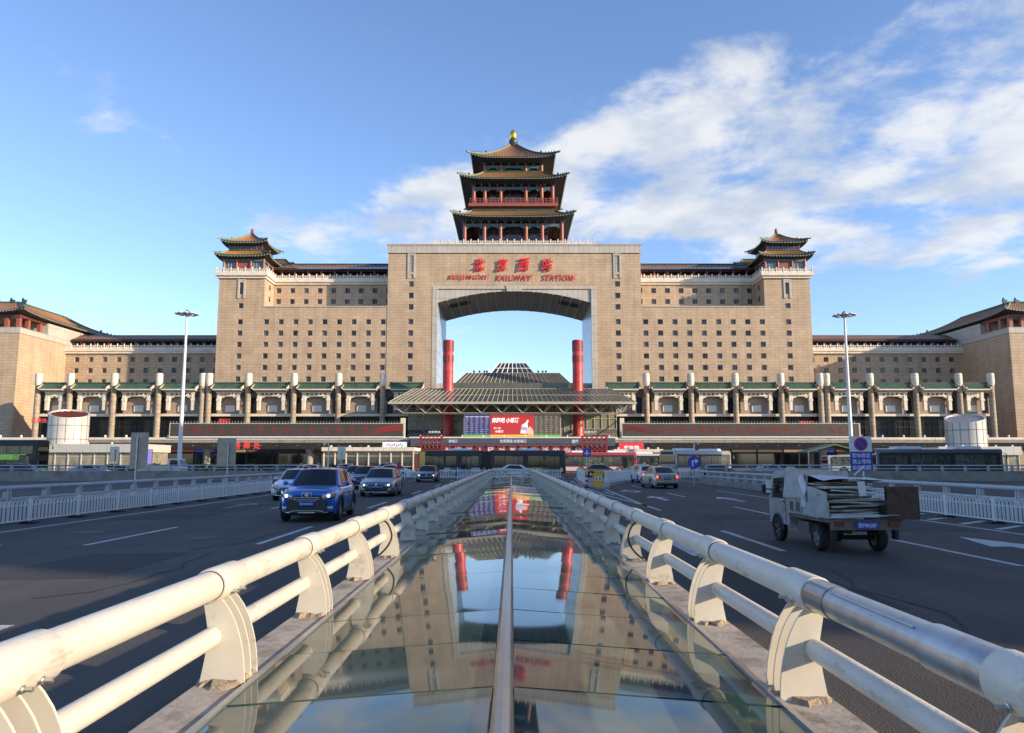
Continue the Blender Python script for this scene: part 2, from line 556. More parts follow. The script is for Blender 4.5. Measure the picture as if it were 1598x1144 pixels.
for x in (-5.55, 5.47):
    for k in range(-1, 7):
        y = (17.1 if x < 0 else 15.8) + 13.2 * k / 1.02
        strip('lane_dash', [(x, y), (x, y + 4.6)], 0.15)
for x in (-9.2, 8.8):
    for k in range(-1, 5):
        y = (16.9 if x < 0 else 13.6) + 13.0 * k
        strip('lane_dash', [(x, y), (x, y + 4.6)], 0.15)
strip('edge_line', [(-13.0, -30), (-13.0, 60)], 0.13)
strip('edge_line', [(12.6, -30), (12.6, 48)], 0.13)
strip('edge_line', [(5.45, 31.5), (5.75, 42), (6.1, 52.4), (7.2, 58), (9.5, 66), (14.5, 80)], 0.16)
strip('edge_line', [(5.45, 31.5), (5.0, 42), (5.0, 52), (5.3, 70)], 0.14)
strip('old_marking', [(-2.9, 26), (-13, 27.5)], 0.10, 'marking_worn')
strip('old_marking', [(4.0, 27), (14, 25)], 0.10, 'marking_worn')


def arrow(x, y, sx, L=4.2, mat='marking'):
    p = [(-0.11, 0), (0.11, 0), (0.11, L * 0.58), (0.45, L * 0.58), (0, L), (-0.45, L * 0.58), (-0.11, L * 0.58)]
    mb = MB().add([(x + a * 1.25, y + b, 0.009) for a, b in p], [(0, 1, 2, 6), (3, 4, 5), ])
    sx = 0
    q = [(0.0, L * 0.30), (sx * 0.9, L * 0.50), (sx * 0.9, L * 0.36), (sx * 1.35, L * 0.62), (sx * 0.9, L * 0.86), (sx * 0.9, L * 0.68)]
    if sx:
        mb.add([(x + a, y + b, 0.0095) for a, b in q], [(0, 1, 2), (3, 4, 5)] if sx < 0 else [(0, 2, 1), (3, 4, 5)])
    return mb.build('lane_arrow', M[mat], road)


arrow(10.7, 13.6, 0, 5.2)
arrow(10.4, 35.0, 0, 4.5)
arrow(7.2, 36.0, -1, 4.5)
arrow(3.6, 15.0, 0, 4.0)
arrow(-11.0, 13.0, 0, 4.0)
arrow(-11.1, 30.0, 0, 4.0, 'marking_worn')
for (x, y) in ((7.2, 45), (13.0, 30.5)):
    MB().add([(x, y, 0.009), (x + 0.7, y + 2.2, 0.009), (x, y + 4.4, 0.009), (x - 0.7, y + 2.2, 0.009), (x, y + 0.9, 0.009), (x + 0.42, y + 2.2, 0.009), (x, y + 3.5, 0.009), (x - 0.42, y + 2.2, 0.009)],
             [(0, 1, 5, 4), (1, 2, 6, 5), (2, 3, 7, 6), (3, 0, 4, 7)]).build('diamond_marking', M['marking'], road)
for k in range(9):                                   # hatched strip before the right-hand fence
    strip('hatch_bar', [(12.9, 14 + k * 1.7), (14.3, 15.2 + k * 1.7)], 0.22)

for (xa_, xb_, ya_, yb_) in ((-8.4, -6.3, 12.0, 15.6), (-12.4, -9.9, 24, 33), (3.0, 4.9, 9.5, 14), (9.6, 12.2, 20, 24.5), (6.2, 8.3, 24, 27), (-5.0, -2.4, 30, 36)):
    MB().add([(xa_, ya_, 0.0065), (xb_, ya_ + 0.2, 0.0065), (xb_ - 0.1, yb_, 0.0065), (xa_ + 0.15, yb_ - 0.3, 0.0065)], [(0, 1, 2, 3)]).build('road_patch', M['asphalt_patch'], road)
for (x_, y_) in ((-7.3, 18.5), (-4.2, 27), (7.4, 20.8), (4.1, 17.0), (10.9, 29), (-10.8, 20)):
    MB().lathe([(0.36, 0.0075), (0.36, 0.010), (0.30, 0.011)], 20, (x_, y_, 0)).build('manhole_cover', M['iron'], road)
for k in range(14):                                    # sealed cracks wandering along the lanes
    x_, y_ = rnd.choice((-1, 1)) * rnd.uniform(2.2, 12), rnd.uniform(7, 40)
    pts_ = [(x_, y_)]
    for q in range(7):
        pts_.append((pts_[-1][0] + rnd.gauss(0, 0.22), pts_[-1][1] + rnd.uniform(0.5, 1.2)))
    strip('sealed_crack', pts_, 0.05, 'asphalt_patch')

# ---------------------------------------------------------------- glass skylight between the carriageways
m, N, L, B = newmat('skylight glass')
B.inputs['Roughness'].default_value = 0.03
B.inputs['IOR'].default_value = 1.5
B.inputs['Specular IOR Level'].default_value = 0.5
gp = N.new('ShaderNodeNewGeometry')
no = N.new('ShaderNodeTexNoise')
no.inputs['Scale'].default_value, no.inputs['Detail'].default_value = 1.6, 8
L.new(gp.outputs['Position'], no.inputs['Vector'])
mr = N.new('ShaderNodeMapRange')
mr.inputs[1].default_value, mr.inputs[2].default_value = 0.42, 0.80
L.new(no.outputs[0], mr.inputs[0])
mx = N.new('ShaderNodeMix')
mx.data_type = 'RGBA'
mx.inputs[6].default_value = (0.034, 0.072, 0.064, 1)
mx.inputs[7].default_value = (0.12, 0.145, 0.125, 1)
L.new(mr.outputs[0], mx.inputs[0])
L.new(mx.outputs[2], B.inputs['Base Color'])
n2 = N.new('ShaderNodeTexNoise')
n2.inputs['Scale'].default_value, n2.inputs['Detail'].default_value = 1.1, 1
L.new(gp.outputs['Position'], n2.inputs['Vector'])
bp = N.new('ShaderNodeBump')
bp.inputs['Strength'].default_value, bp.inputs['Distance'].default_value = 0.05, 0.02
L.new(n2.outputs[0], bp.inputs['Height'])
L.new(bp.outputs[0], B.inputs['Normal'])
M['sky_glass'] = m

SX, EZ, RZ, YE = -0.04, 0.665, 0.757, 56.0
sk = thing('glass_skylight', 'long low ridged glass skylight running between the two carriageways', 'skylight', (SX, -3, 0))
for s in (-1, 1):
    kb = MB()
    y = -3.0
    while y < YE + 0.5:
        y2 = min(y + 3.0, YE + 0.5)
        MB().box(SX + s * 1.322, SX + s * 1.585, y, y2 - 0.012, 0.0, EZ - rnd.uniform(0, 0.006)).build('kerb_stone', M['kerb'], sk)
        y = y2
MB().box(SX - 1.318, SX + 1.318, -3, YE + 0.45, 0.02, EZ - 0.07).prism([(SX - 1.315, EZ - 0.07), (SX + 1.315, EZ - 0.07), (SX, RZ - 0.05)], -3, YE + 0.4).build('bed', M['rubber'], sk)
PL, T = 0.95, 0.016
sl = math.atan2(RZ - EZ, 1.31)
for s in (-1, 1):
    w = 1.26 / math.cos(sl)
    pmesh = MB().box(0, s * w, -PL / 2 + 0.017, PL / 2 - 0.017, -T, 0).mesh('pane', M['sky_glass'])
    for k in range(int((YE + 3) / PL)):
        yc = 3.75 - PL / 2 + PL * (k - 6)
        if yc > YE - 0.2:
            break
        o = obj('pane', pmesh, sk, loc=(SX + s * 0.05, yc, RZ - 0.003 + rnd.uniform(-0.001, 0.001)),
                rot=(R(rnd.gauss(0.15, 0.16)), s * (sl + R(rnd.gauss(0, 0.22))), 0))
MB().prism([(SX - 0.054, RZ - 0.012), (SX + 0.054, RZ - 0.012), (SX + 0.030, RZ + 0.026), (SX, RZ + 0.032), (SX - 0.030, RZ + 0.026)], -3, YE).build('ridge_cap', M['steel'], sk)
for s in (-1, 1):
    MB().box(SX + s * 1.298, SX + s * 1.328, -3, YE + 0.3, EZ - 0.02, EZ + 0.012).build('edge_strip', M['galv'], sk)
MB().box(SX - 1.2, SX + 1.2, YE + 0.1, YE + 0.4, EZ, RZ + 0.02).build('end_flashing', M['galv'], sk)

# ---------------------------------------------------------------- the two curved-fin guardrails beside the skylight
FIN = [(0.02, 0), (0.25, 0), (0.247, 0.06), (0.241, 0.12), (0.230, 0.18), (0.214, 0.24), (0.193, 0.30), (0.165, 0.355), (0.133, 0.40), (0.10, 0.435), (0.035, 0.435), (0.024, 0.40), (0.036, 0.34), (0.050, 0.27), (0.052, 0.20), (0.040, 0.11)]


def curved_rail(s, label):
    root = thing('guardrail', label, 'guardrail', (SX + s * 1.4, -3, EZ))
    X = lambda u: -0.045 + s * (1.58 - u)
    poly = [(s * (0.075 - u), w) for u, w in FIN]
    fin = MB().prism(poly, -0.006, 0.006).mesh('fin', M['fin'])
    finj = MB()
    for d in (-0.1, 0, 0.1):
        finj.prism(poly, d - 0.006, d + 0.006)
    finj = finj.mesh('fins', M['fin'])
    collar = MB().lathe([(0.074, -0.172), (0.084, -0.170), (0.087, -0.163), (0.087, 0.163), (0.084, 0.170), (0.074, 0.172)], 24, axis='y').mesh('collar', M['rail_white'], 40)
    bolt = MB().lathe([(0.014, 0), (0.014, 0.012), (0.008, 0.014), (0.008, 0.04)], 6, axis='x').mesh('bolt', M['galv'])
    plate = MB().box(-0.165 if s > 0 else -0.045, 0.045 if s > 0 else 0.165, -0.115, 0.115, 0, 0.008).mesh('base_plate', M['fin'])
    seal = MB().lathe([(0.0738, -0.005), (0.0765, -0.004), (0.0765, 0.004), (0.0738, 0.005)], 24, axis='y', cap=False).mesh('joint_seal', M['rubber'])
    off = 3.95 if s > 0 else 4.22
    ys = [off + 1.76 * k for k in range(-3, 31)]
    ys = [y for y in ys if y < YE]
    xc, zc = X(0.075), EZ + 0.50
    for y in ys:
        obj('collar', collar, root, loc=(xc, y, zc))
        if y < 16:
            p = obj('base_plate', plate, root, loc=(xc, y, EZ))
            for d in (-0.1, 0, 0.1):
                obj('fin', fin, p, loc=(xc, y + d, EZ + 0.006))
            for d in (-0.05, 0.05):
                obj('bolt', bolt, root, loc=(xc - s * 0.072, y + d, zc - 0.045), rot=(0, 0, R(180) if s > 0 else 0))
            gm = MB()
            n = 22
            rr = [rnd.uniform(0.7, 1.25) for _ in range(n)]
            ring = [(math.cos(6.283 * i / n) * 0.155 * rr[i] ** 0.5 * 0.9, math.sin(6.283 * i / n) * 0.175 * rr[i]) for i in range(n)]
            gm.add([(a, b, 0) for a, b in ring] + [(a * 0.86, b * 0.86, rnd.uniform(0.012, 0.035)) for a, b in ring],
                   [(i, (i + 1) % n, n + (i + 1) % n, n + i) for i in range(n)] + [tuple(range(n, 2 * n))])
            gm.build('mortar_bed', M['grime'], root, loc=(xc - s * 0.055, y, EZ - 0.004))
            for d in (-0.176, 0.176):
                obj('joint_seal', seal, root, loc=(xc, y + d, zc))
        else:
            obj('fins', finj, root, loc=(xc, y, EZ))
    allp = [-3.0] + ys + [YE]
    for i, (a, b) in enumerate(zip(allp[:-1], allp[1:])):
        rep = s > 0 and i == 3
        mb = MB().path([(xc, a, zc), (xc, b, zc)], 0.0735, 24)
        mb.build('top_rail', M['galv' if rep else 'rail_white'], root, 40)
        if rep:
            MB().path([(xc, a + 0.17, zc), (xc, a + 0.55, zc)], 0.081, 24).build('repair_sleeve', M['galv'], root, 40)
            MB().path([(xc, b - 0.40, zc), (xc, b - 0.17, zc)], 0.079, 24).build('repair_sleeve', M['steel'], root, 40)
            MB().path([(xc - s * 0.05, a + 0.6, zc + 0.056), (xc - s * 0.05, b - 0.45, zc + 0.056)], 0.005, 6).build('weld_seam', M['steel'], root)
        MB().path([(xc, a + 0.11, EZ + 0.235), (xc, b - 0.11, EZ + 0.235)], 0.051, 20).build('lower_rail', M['rail_white'], root, 40)
    # loop of black cable strapped to one post
    y = ys[6]
    MB().path([(xc - s * (0.02 + 0.13 * math.sin(math.pi * q / 16) ** 0.8 - 0.07 * q / 16), y - 0.17 + 0.01 * math.sin(q), zc - 0.06 - 0.42 * q / 16) for q in range(17)], 0.011, 8).build('cable', M['rubber'], root, 60)
    return root


curved_rail(-1, 'cream double-pipe guardrail with curved fin posts along the left edge of the skylight')
curved_rail(1, 'cream double-pipe guardrail with a bare metal repair along the right edge of the skylight')
er = thing('end_rail', 'short pale crossbar guardrail closing the far end of the glass skylight', 'guardrail', (SX, YE, EZ))
MB().path([(SX - 1.4, YE, EZ + 0.50), (SX + 1.4, YE, EZ + 0.50)], 0.083, 16).build('top_rail', M['rail_white'], er, 40)
MB().path([(SX - 1.4, YE, EZ + 0.235), (SX + 1.4, YE, EZ + 0.235)], 0.058, 16).build('lower_rail', M['rail_white'], er, 40)
for x in (-0.85, 0.85):
    MB().prism([(y - 0.115 + YE, w + EZ) for y, w in FIN], SX + x - 0.10, SX + x + 0.10, 'x').build('post', M['fin'], er)


# ---------------------------------------------------------------- outer guardrails on parapets
def plain_rail(name, label, pts, base=0.42, zt=(0.62, 0.97), sp=2.0, r=0.075, wall=0.22, post='rail_grey', pw=0.10):
    root = thing(name, label, 'guardrail', (*pts[0], 0))
    for (x0, y0), (x1, y1) in zip(pts[:-1], pts[1:]):
        d = Vector((x1 - x0, y1 - y0))
        Ln = d.length
        d.normalize()
        nx, ny = -d.y * wall, d.x * wall
        mb = MB()
        q = [(x0 + nx, y0 + ny), (x0 - nx, y0 - ny), (x1 - nx, y1 - ny), (x1 + nx, y1 + ny)]
        mb.prism(q, 0, base, 'z').build('parapet', M['concrete'], root)
        n = max(1, int(Ln / sp))
        pmx = MB()
        pmx.prism([(-0.13, 0), (0.15, 0), (0.13, zt[0] - base), (0.09, zt[1] - base), (-0.02, zt[1] - base), (-0.06, zt[0] - base)], -pw, -pw * 0.3, 'y')
        pmx.prism([(-0.13, 0), (0.15, 0), (0.13, zt[0] - base), (0.09, zt[1] - base), (-0.02, zt[1] - base), (-0.06, zt[0] - base)], pw * 0.3, pw, 'y')
        pme = pmx.mesh('post', M[post])
        a = math.atan2(d.y, d.x) - R(90)
        for k in range(n + 1):
            obj('post', pme, root, loc=(x0 + d.x * Ln * k / n, y0 + d.y * Ln * k / n, base), rot=(0, 0, a))
        for z, rr, nm in ((zt[1], r, 'top_rail'), (zt[0], r * 0.8, 'lower_rail')):
            for k in range(n):
                A, Bp = Ln * k / n, Ln * (k + 1) / n
                MB().path([(x0 + d.x * A, y0 + d.y * A, z), (x0 + d.x * (Bp - 0.02), y0 + d.y * (Bp - 0.02), z)], [rr, rr], 12).build(nm, M['rail_grey'], root, 40)
    return root


plain_rail('guardrail', 'grey two-pipe guardrail on a low parapet behind the left white fence', [(-15.6, 8), (-15.6, 62)])
plain_rail('guardrail', 'grey two-pipe guardrail on a low parapet behind the right white fence', [(15.6, 8), (15.6, 64)])
plain_rail('guardrail', 'grey guardrail on a dark wall beyond the left side road', [(-64, 66), (-19, 76)], 0.92, (1.12, 1.42), 1.9, 0.06)
plain_rail('guardrail', 'grey guardrail on a dark wall beyond the right side road', [(64, 66), (19, 76)], 0.92, (1.12, 1.42), 1.9, 0.06)


# ---------------------------------------------------------------- white picket fences
def arch_fence(label, x, y0, y1, h=0.70):
    root = thing('picket_fence', label, 'fence', (x, y0, 0))
    pk = [(0, 0.0, 0.10), (0, 0.0, h - 0.06)] + [(0, 0.06 - 0.06 * math.cos(t * math.pi / 5), h - 0.06 + 0.06 * math.sin(t * math.pi / 5)) for t in range(1, 5)] + [(0, 0.12, h - 0.06), (0, 0.12, 0.10)]
    pme = MB().path(pk, 0.014, 5, cap=False).mesh('picket_arch', M['white_paint'], 60)
    post = MB().box(-0.03, 0.03, -0.04, 0.04, 0.04, h + 0.03).mesh('post', M['white_paint'])
    foot = MB().prism([(-0.24, 0), (0.24, 0), (0.20, 0.05), (0.06, 0.07), (-0.06, 0.07), (-0.20, 0.05)], -0.15, 0.15).mesh('foot', M['rubber'])
    n = int((y1 - y0) / 2.52)
    for k in range(n + 1):
        y = y0 + 2.52 * k
        obj('post', post, root, loc=(x, y, 0))
        obj('foot', foot, root, loc=(x, y, 0.004))
        if k < n:
            MB().box(x - 0.018, x + 0.018, y + 0.04, y + 2.48, 0.10, 0.135).build('bottom_rail', M['white_paint'], root)
            MB().box(x - 0.012, x + 0.012, y + 0.04, y + 2.48, h - 0.17, h - 0.15).build('upper_rail', M['white_paint'], root)
            for i in range(13):
                obj('picket_arch', pme, root, loc=(x, y + 0.10 + i * 0.183, 0))
    return root


arch_fence('white hooped picket fence along the left edge of the carriageway', -14.05, 15.2, 46)
arch_fence('white hooped picket fence along the right edge of the carriageway', 14.05, 15.2, 43)


def bar_fence(label, pts, h=1.05, pitch=0.16):
    root = thing('picket_fence', label, 'fence', (*pts[0], 0))
    for (x0, y0), (x1, y1) in zip(pts[:-1], pts[1:]):
        d = Vector((x1 - x0, y1 - y0))
        n = max(1, round(d.length / 2.6))
        for k in range(n):
            a, b = Vector((x0, y0)) + d * k / n, Vector((x0, y0)) + d * (k + 1) / n
            u = (b - a).normalized()
            t = Vector((-u.y, u.x)) * 0.02
            pb = MB()
            ln = (b - a).length
            for i in range(1, int(ln / pitch)):
                p = a + u * i * pitch
                w = u * 0.035
                pb.prism([tuple(p - w - t), tuple(p + w - t), tuple(p + w + t), tuple(p - w + t)], 0.12, h - 0.02 if i % 2 else h - 0.07, 'z')
            pb.build('picket_panel', M['white_paint'], root, kind='stuff')
            rb = MB()
            for z in (0.22, h - 0.22):
                rb.prism([tuple(a - t * 1.6), tuple(b - t * 1.6), tuple(b + t * 1.6), tuple(a + t * 1.6)], z, z + 0.05, 'z')
            rb.build('fence_rail', M['white_paint'], root)
            w = u * 0.05
            MB().prism([tuple(a - w - t * 2), tuple(a + w - t * 2), tuple(a + w + t * 2), tuple(a - w + t * 2)], 0, h + 0.08, 'z').build('post', M['white_paint'], root)
    return root


bar_fence('white picket fence crossing the junction behind the end of the skylight', [(-13.6, 79), (5.2, 79)])
bar_fence('white picket fence closing the left arm of the traffic island', [(5.6, 60), (6.6, 79)])
bar_fence('white picket fence closing the right arm of the traffic island', [(7.2, 60), (9.2, 67), (14.2, 80)])
bar_fence('white picket fence across the far side of the right carriageway', [(14.6, 80), (20, 80)])

# ---------------------------------------------------------------- traffic island furniture
MB().prism([(5.5, 50), (6.4, 51), (7.6, 60), (9.8, 67.5), (14.2, 80.6), (6.4, 80.6), (5.3, 60)], 0, 0.12, 'z').build('island_kerb', M['kerb'], kind='structure')
ib = thing('island_marker', 'yellow box with a red double arrow at the tip of the traffic island', 'marker', (5.75, 52.0, 0.12))
MB().prism([(5.42, 0.12), (6.08, 0.12), (6.05, 0.95), (5.45, 0.95)], 51.8, 52.35).build('body', M['yellow'], ib)
MB().box(5.44, 6.06, 51.86, 52.3, 0.95, 1.0).build('lid', M['yellow'], ib)
MB().box(5.52, 5.98, 51.78, 51.8, 0.52, 0.80).build('arrow_board', M['sign_white'], ib)
for s in (-1, 1):
    MB().add([(5.75 + s * 0.20, 51.77, 0.66), (5.75 + s * 0.06, 51.77, 0.78), (5.75 + s * 0.06, 51.77, 0.54)], [(0, 1, 2)]).build('arrow_head', M['sign_red'], ib)
cn = thing('marker_post', 'red and white banded marker post beside the yellow box', 'marker', (5.1, 53, 0.004))
MB().lathe([(0.20, 0), (0.20, 0.05), (0.10, 0.07)], 12, (5.1, 53, 0.004)).build('foot', M['rubber'], cn)
for i in range(5):
    MB().lathe([(0.095, 0.07 + i * 0.16), (0.095, 0.23 + i * 0.16)], 12, (5.1, 53, 0.004)).build('band', M['sign_red' if i % 2 == 0 else 'sign_white'], cn, 40)


def sign_post(root, x, y, z0, z1, r=0.04):
    MB().path([(x, y, z0), (x, y, z1)], r, 10).build('pole', M['galv'], root, 40)


sg = thing('lane_sign', 'small square blue lane sign with white arrows on a pole at the island', 'sign', (5.6, 58, 0.12))
sign_post(sg, 5.6, 58, 0.12, 2.75)
MB().box(5.30, 5.90, 57.92, 57.95, 2.12, 2.75).build('face', M['sign_blue'], sg)
wa = MB()
wa.prism([(5.57, 2.2), (5.63, 2.2), (5.63, 2.40), (5.80, 2.30), (5.80, 2.38), (5.64, 2.5), (5.64, 2.6), (5.6, 2.68), (5.56, 2.6), (5.56, 2.5), (5.40, 2.38), (5.40, 2.30), (5.57, 2.40)], 57.905, 57.918)
wa.build('arrow', M['sign_white'], sg)

rs = thing('turn_sign', 'round blue right-turn sign on the right guardrail before the grey bus', 'sign', (13.6, 58, 0))
sign_post(rs, 13.6, 58, 0, 2.2)
MB().lathe([(0.48, -0.02), (0.48, 0.02)], 28, (13.6, 57.9, 1.72), 'y').build('face', M['sign_blue'], rs)
MB().prism([(13.44, 1.42), (13.54, 1.42), (13.54, 1.76), (13.70, 1.76), (13.70, 1.62), (13.93, 1.82), (13.70, 2.02), (13.70, 1.88), (13.44, 1.88)], 57.86, 57.878).build('arrow', M['sign_white'], rs)

# no-stopping sign with lettering
ns = thing('no_stopping_sign', 'tall blue and white no-stopping sign with lettering behind the loaded truck', 'sign', (17.7, 39, 0))
sign_post(ns, 17.7, 39.05, 0, 3.1, 0.05)
x0, z1 = at(1325, 681, 39)
x1, z0 = at(1362, 735, 39)
zm = at(1340, 705, 39)[1]
MB().box(x0, x1, 38.96, 39.0, z0, zm).build('lower_face', M['sign_blue'], ns)
MB().box(x0, x1, 38.96, 39.0, zm + 0.004, z1).build('upper_face', M['sign_white'], ns)
cx, cz, rr = (x0 + x1) / 2, (zm + z1) / 2, 0.34
MB().lathe([(rr, -0.006), (rr, 0.006)], 36, (cx, 38.95, cz), 'y').build('red_ring', M['sign_red'], ns)
MB().lathe([(rr * 0.84, -0.004), (rr * 0.84, 0.004)], 36, (cx, 38.943, cz), 'y').build('blue_disc', M['sign_blue'], ns)
q = rr * 0.60
MB().prism([(cx - q - 0.035, cz + q - 0.035), (cx - q + 0.035, cz + q + 0.035), (cx + q + 0.035, cz - q + 0.035), (cx + q - 0.035, cz - q - 0.035)], 38.930, 38.937).build('red_slash', M['sign_red'], ns)
for i, t in enumerate(('即停即走', '禁止等待', '自动拍照')):
    obj('lettering', fit_text(t, (x1 - x0) * 0.84, 0.24, M['sign_white'], extrude=0.004, offset=0.012), ns, loc=(cx, 38.952, zm - 0.19 - i * 0.30))


def sign_back(label, px0, px1, py0, py1, Y, ppx, pybase, mat='sign_back'):
    x0, z1 = at(px0, py0, Y)
    x1, z0 = at(px1, py1, Y)
    xp = at(ppx, 700, Y)[0]
    r_ = thing('road_sign', label, 'sign', (xp, Y, 0))
    MB().box(x0, x1, Y, Y + 0.03, z0, z1).build('panel', M[mat], r_)
    for k in (0.15, 0.5, 0.85):
        MB().box(x0 + 0.02, x1 - 0.02, Y - 0.03, Y - 0.002, z0 + (z1 - z0) * k - 0.02, z0 + (z1 - z0) * k + 0.02).build('brace', M[mat], r_)
    sign_post(r_, xp, Y - 0.075, 0, z1 - 0.25, 0.045)
    return r_


sign_back('tall beige back of a road sign on the left, nearest the camera', 205, 229, 675, 732, 40, 215, 748)
sign_back('beige back of a road sign left of the ticket office lettering', 340, 367, 684, 728, 52, 357, 740)
sign_back('small grey sign back in front of the low white building', 172, 185, 697, 720, 78, 180, 728, 'galv')
sign_back('small grey sign back standing left of the bus shelter', 527, 539, 697, 717, 84, 533, 735, 'galv')


# ---------------------------------------------------------------- high-mast lamps
def high_mast(label, px, ptop, Y, pbase):
    x, z = at(px, ptop, Y)
    xb = at(pbase, 715, Y)[0]
    x = (x + xb) / 2
    r_ = thing('high_mast_lamp', label, 'street lamp', (x, Y, 0), group='high-mast lamps on the forecourt')
    MB().path([(x, Y, 0), (x, Y, z * 0.5), (x, Y, z)], [0.34, 0.26, 0.15], 14).build('mast', M['white_paint'], r_, 40)
    MB().lathe([(0.2, -0.4), (0.7, -0.15), (0.75, 0.0), (0.3, 0.35), (0.12, 0.55)], 16, (x, Y, z)).build('hub', M['galv'], r_, 40)
    for k in range(10):
        a = 2 * math.pi * k / 10
        c, s = math.cos(a), math.sin(a)
        arm = MB().path([(x + 0.5 * c, Y + 0.5 * s, z - 0.02), (x + 1.15 * c, Y + 1.15 * s, z - 0.05)], 0.05, 6)
        arm.build('arm', M['galv'], r_)
        hd = MB().lathe([(0.12, 0.18), (0.34, 0.06), (0.42, -0.06), (0.36, -0.10)], 10, (x + 1.42 * c, Y + 1.42 * s, z - 0.10))
        hd.build('lamp_head', M['sign_white'], r_, 40)
    return r_


high_mast('white high-mast lamp in front of the left station wing', 291, 489, 118, 281)
high_mast('white high-mast lamp in front of the right station wing', 1319, 491, 118, 1328)

# ---------------------------------------------------------------- the railway station
XC, YF = 0.7, 222.0
SIDE = {-1: 'left', 1: 'right'}


def wall_y(mb, xa, xb, z0, z1, y, holes=(), depth=0.4):
    """wall facing -y with rectangular holes (x0,x1,z0,z1) and their reveals"""
    xs = sorted({xa, xb, *[h[0] for h in holes], *[h[1] for h in holes]})
    zs = sorted({z0, z1, *[h[2] for h in holes], *[h[3] for h in holes]})
    for i in range(len(xs) - 1):
        # merge runs of solid cells vertically
        run = None
        for j in range(len(zs) - 1):
            cx, cz = (xs[i] + xs[i + 1]) / 2, (zs[j] + zs[j + 1]) / 2
            solid = not any(h[0] < cx < h[1] and h[2] < cz < h[3] for h in holes)
            if solid:
                run = zs[j] if run is None else run
            if (not solid or j == len(zs) - 2) and run is not None:
                top = zs[j + 1] if solid else zs[j]
                mb.quad((xs[i], y, run), (xs[i + 1], y, run), (xs[i + 1], y, top), (xs[i], y, top))
                run = None
    for a, b, c, d in holes:
        e = y + depth
        mb.quad((a, y, c), (a, y, d), (a, e, d), (a, e, c))
        mb.quad((b, y, c), (b, e, c), (b, e, d), (b, y, d))
        mb.quad((a, y, c), (a, e, c), (b, e, c), (b, y, c))
        mb.quad((a, y, d), (b, y, d), (b, e, d), (a, e, d))
    return mb


def win_mesh(w, h):
    fr, pn = MB(), MB()
    t = 0.07
    fr.box(-w / 2, w / 2, -0.05, 0.03, -h / 2, -h / 2 + t).box(-w / 2, w / 2, -0.05, 0.03, h / 2 - t, h / 2)
    fr.box(-w / 2, -w / 2 + t, -0.05, 0.03, -h / 2 + t, h / 2 - t).box(w / 2 - t, w / 2, -0.05, 0.03, -h / 2 + t, h / 2 - t)
    fr.box(w * 0.16 - t / 2, w * 0.16 + t / 2, -0.05, 0.03, -h / 2 + t, h / 2 - t)
    pn.quad((-w / 2, 0.04, -h / 2), (w / 2, 0.04, -h / 2), (w / 2, 0.04, h / 2), (-w / 2, 0.04, h / 2))
    return fr.mesh('window', M['win_frame']), pn.mesh('pane', M['pane'])


WIN = {}


def window(parent, x, y, z, w=1.5, h=1.5, glass=None):
    if (w, h) not in WIN:
        WIN[(w, h)] = win_mesh(w, h)
    a, b = WIN[(w, h)]
    o = obj('window', a, parent, loc=(x, y, z))
    p = obj('pane', b, o, loc=(x, y, z), rot=(0, 0, R(rnd.uniform(-1.2, 1.2))))
    return o


def windows_on(parent, mb, xa, xb, z0, z1, y, pts, depth=0.42):
    """wall with square windows at pts (x, z, w, h), the windows built as parts"""
    xa, xb = min(xa, xb), max(xa, xb)
    wall_y(mb, xa, xb, z0, z1, y, [(p[0] - p[2] / 2, p[0] + p[2] / 2, p[1] - p[3] / 2, p[1] + p[3] / 2) for p in pts], depth)
    for x, z, w, h in pts:
        window(parent, x, y + depth - 0.08, z, w, h)


BAL = {}


def balustrade(parent, pts, z, h=1.25, sp=2.1, mat='white_stone'):
    """marble balustrade: posts with caps are single parts, the slabs between them too"""
    if 'post' not in BAL:
        BAL['post'] = MB().box(-0.16, 0.16, -0.16, 0.16, 0, 1.2).lathe([(0.17, 1.2), (0.20, 1.32), (0.17, 1.62), (0.05, 1.7)], 8).mesh('baluster_post', M['white_stone'])
    for (x0, y0), (x1, y1) in zip(pts[:-1], pts[1:]):
        d = Vector((x1 - x0, y1 - y0))
        n = max(1, round(d.length / sp))
        u = d.normalized()
        a = math.atan2(u.y, u.x)
        seg = d.length / n
        key = round(seg, 3)
        if key not in BAL:
            b = MB().box(0.16, seg - 0.16, -0.07, 0.07, 0.05, 0.52).box(0.16, seg - 0.16, -0.09, 0.09, 0.92, 1.12)
            for k in range(1, 3):
                xx = 0.16 + (seg - 0.32) * k / 3
                b.box(xx - 0.12, xx + 0.12, -0.07, 0.07, 0.52, 0.92)
            BAL[key] = b.mesh('baluster_panel', M['white_stone'])
        for k in range(n):
            p = Vector((x0, y0)) + u * seg * k
            obj('baluster_post', BAL['post'], parent, loc=(p.x, p.y, z))
            obj('baluster_panel', BAL[key], parent, loc=(p.x, p.y, z), rot=(0, 0, a))
    obj('baluster_post', BAL['post'], parent, loc=(pts[-1][0], pts[-1][1], z))


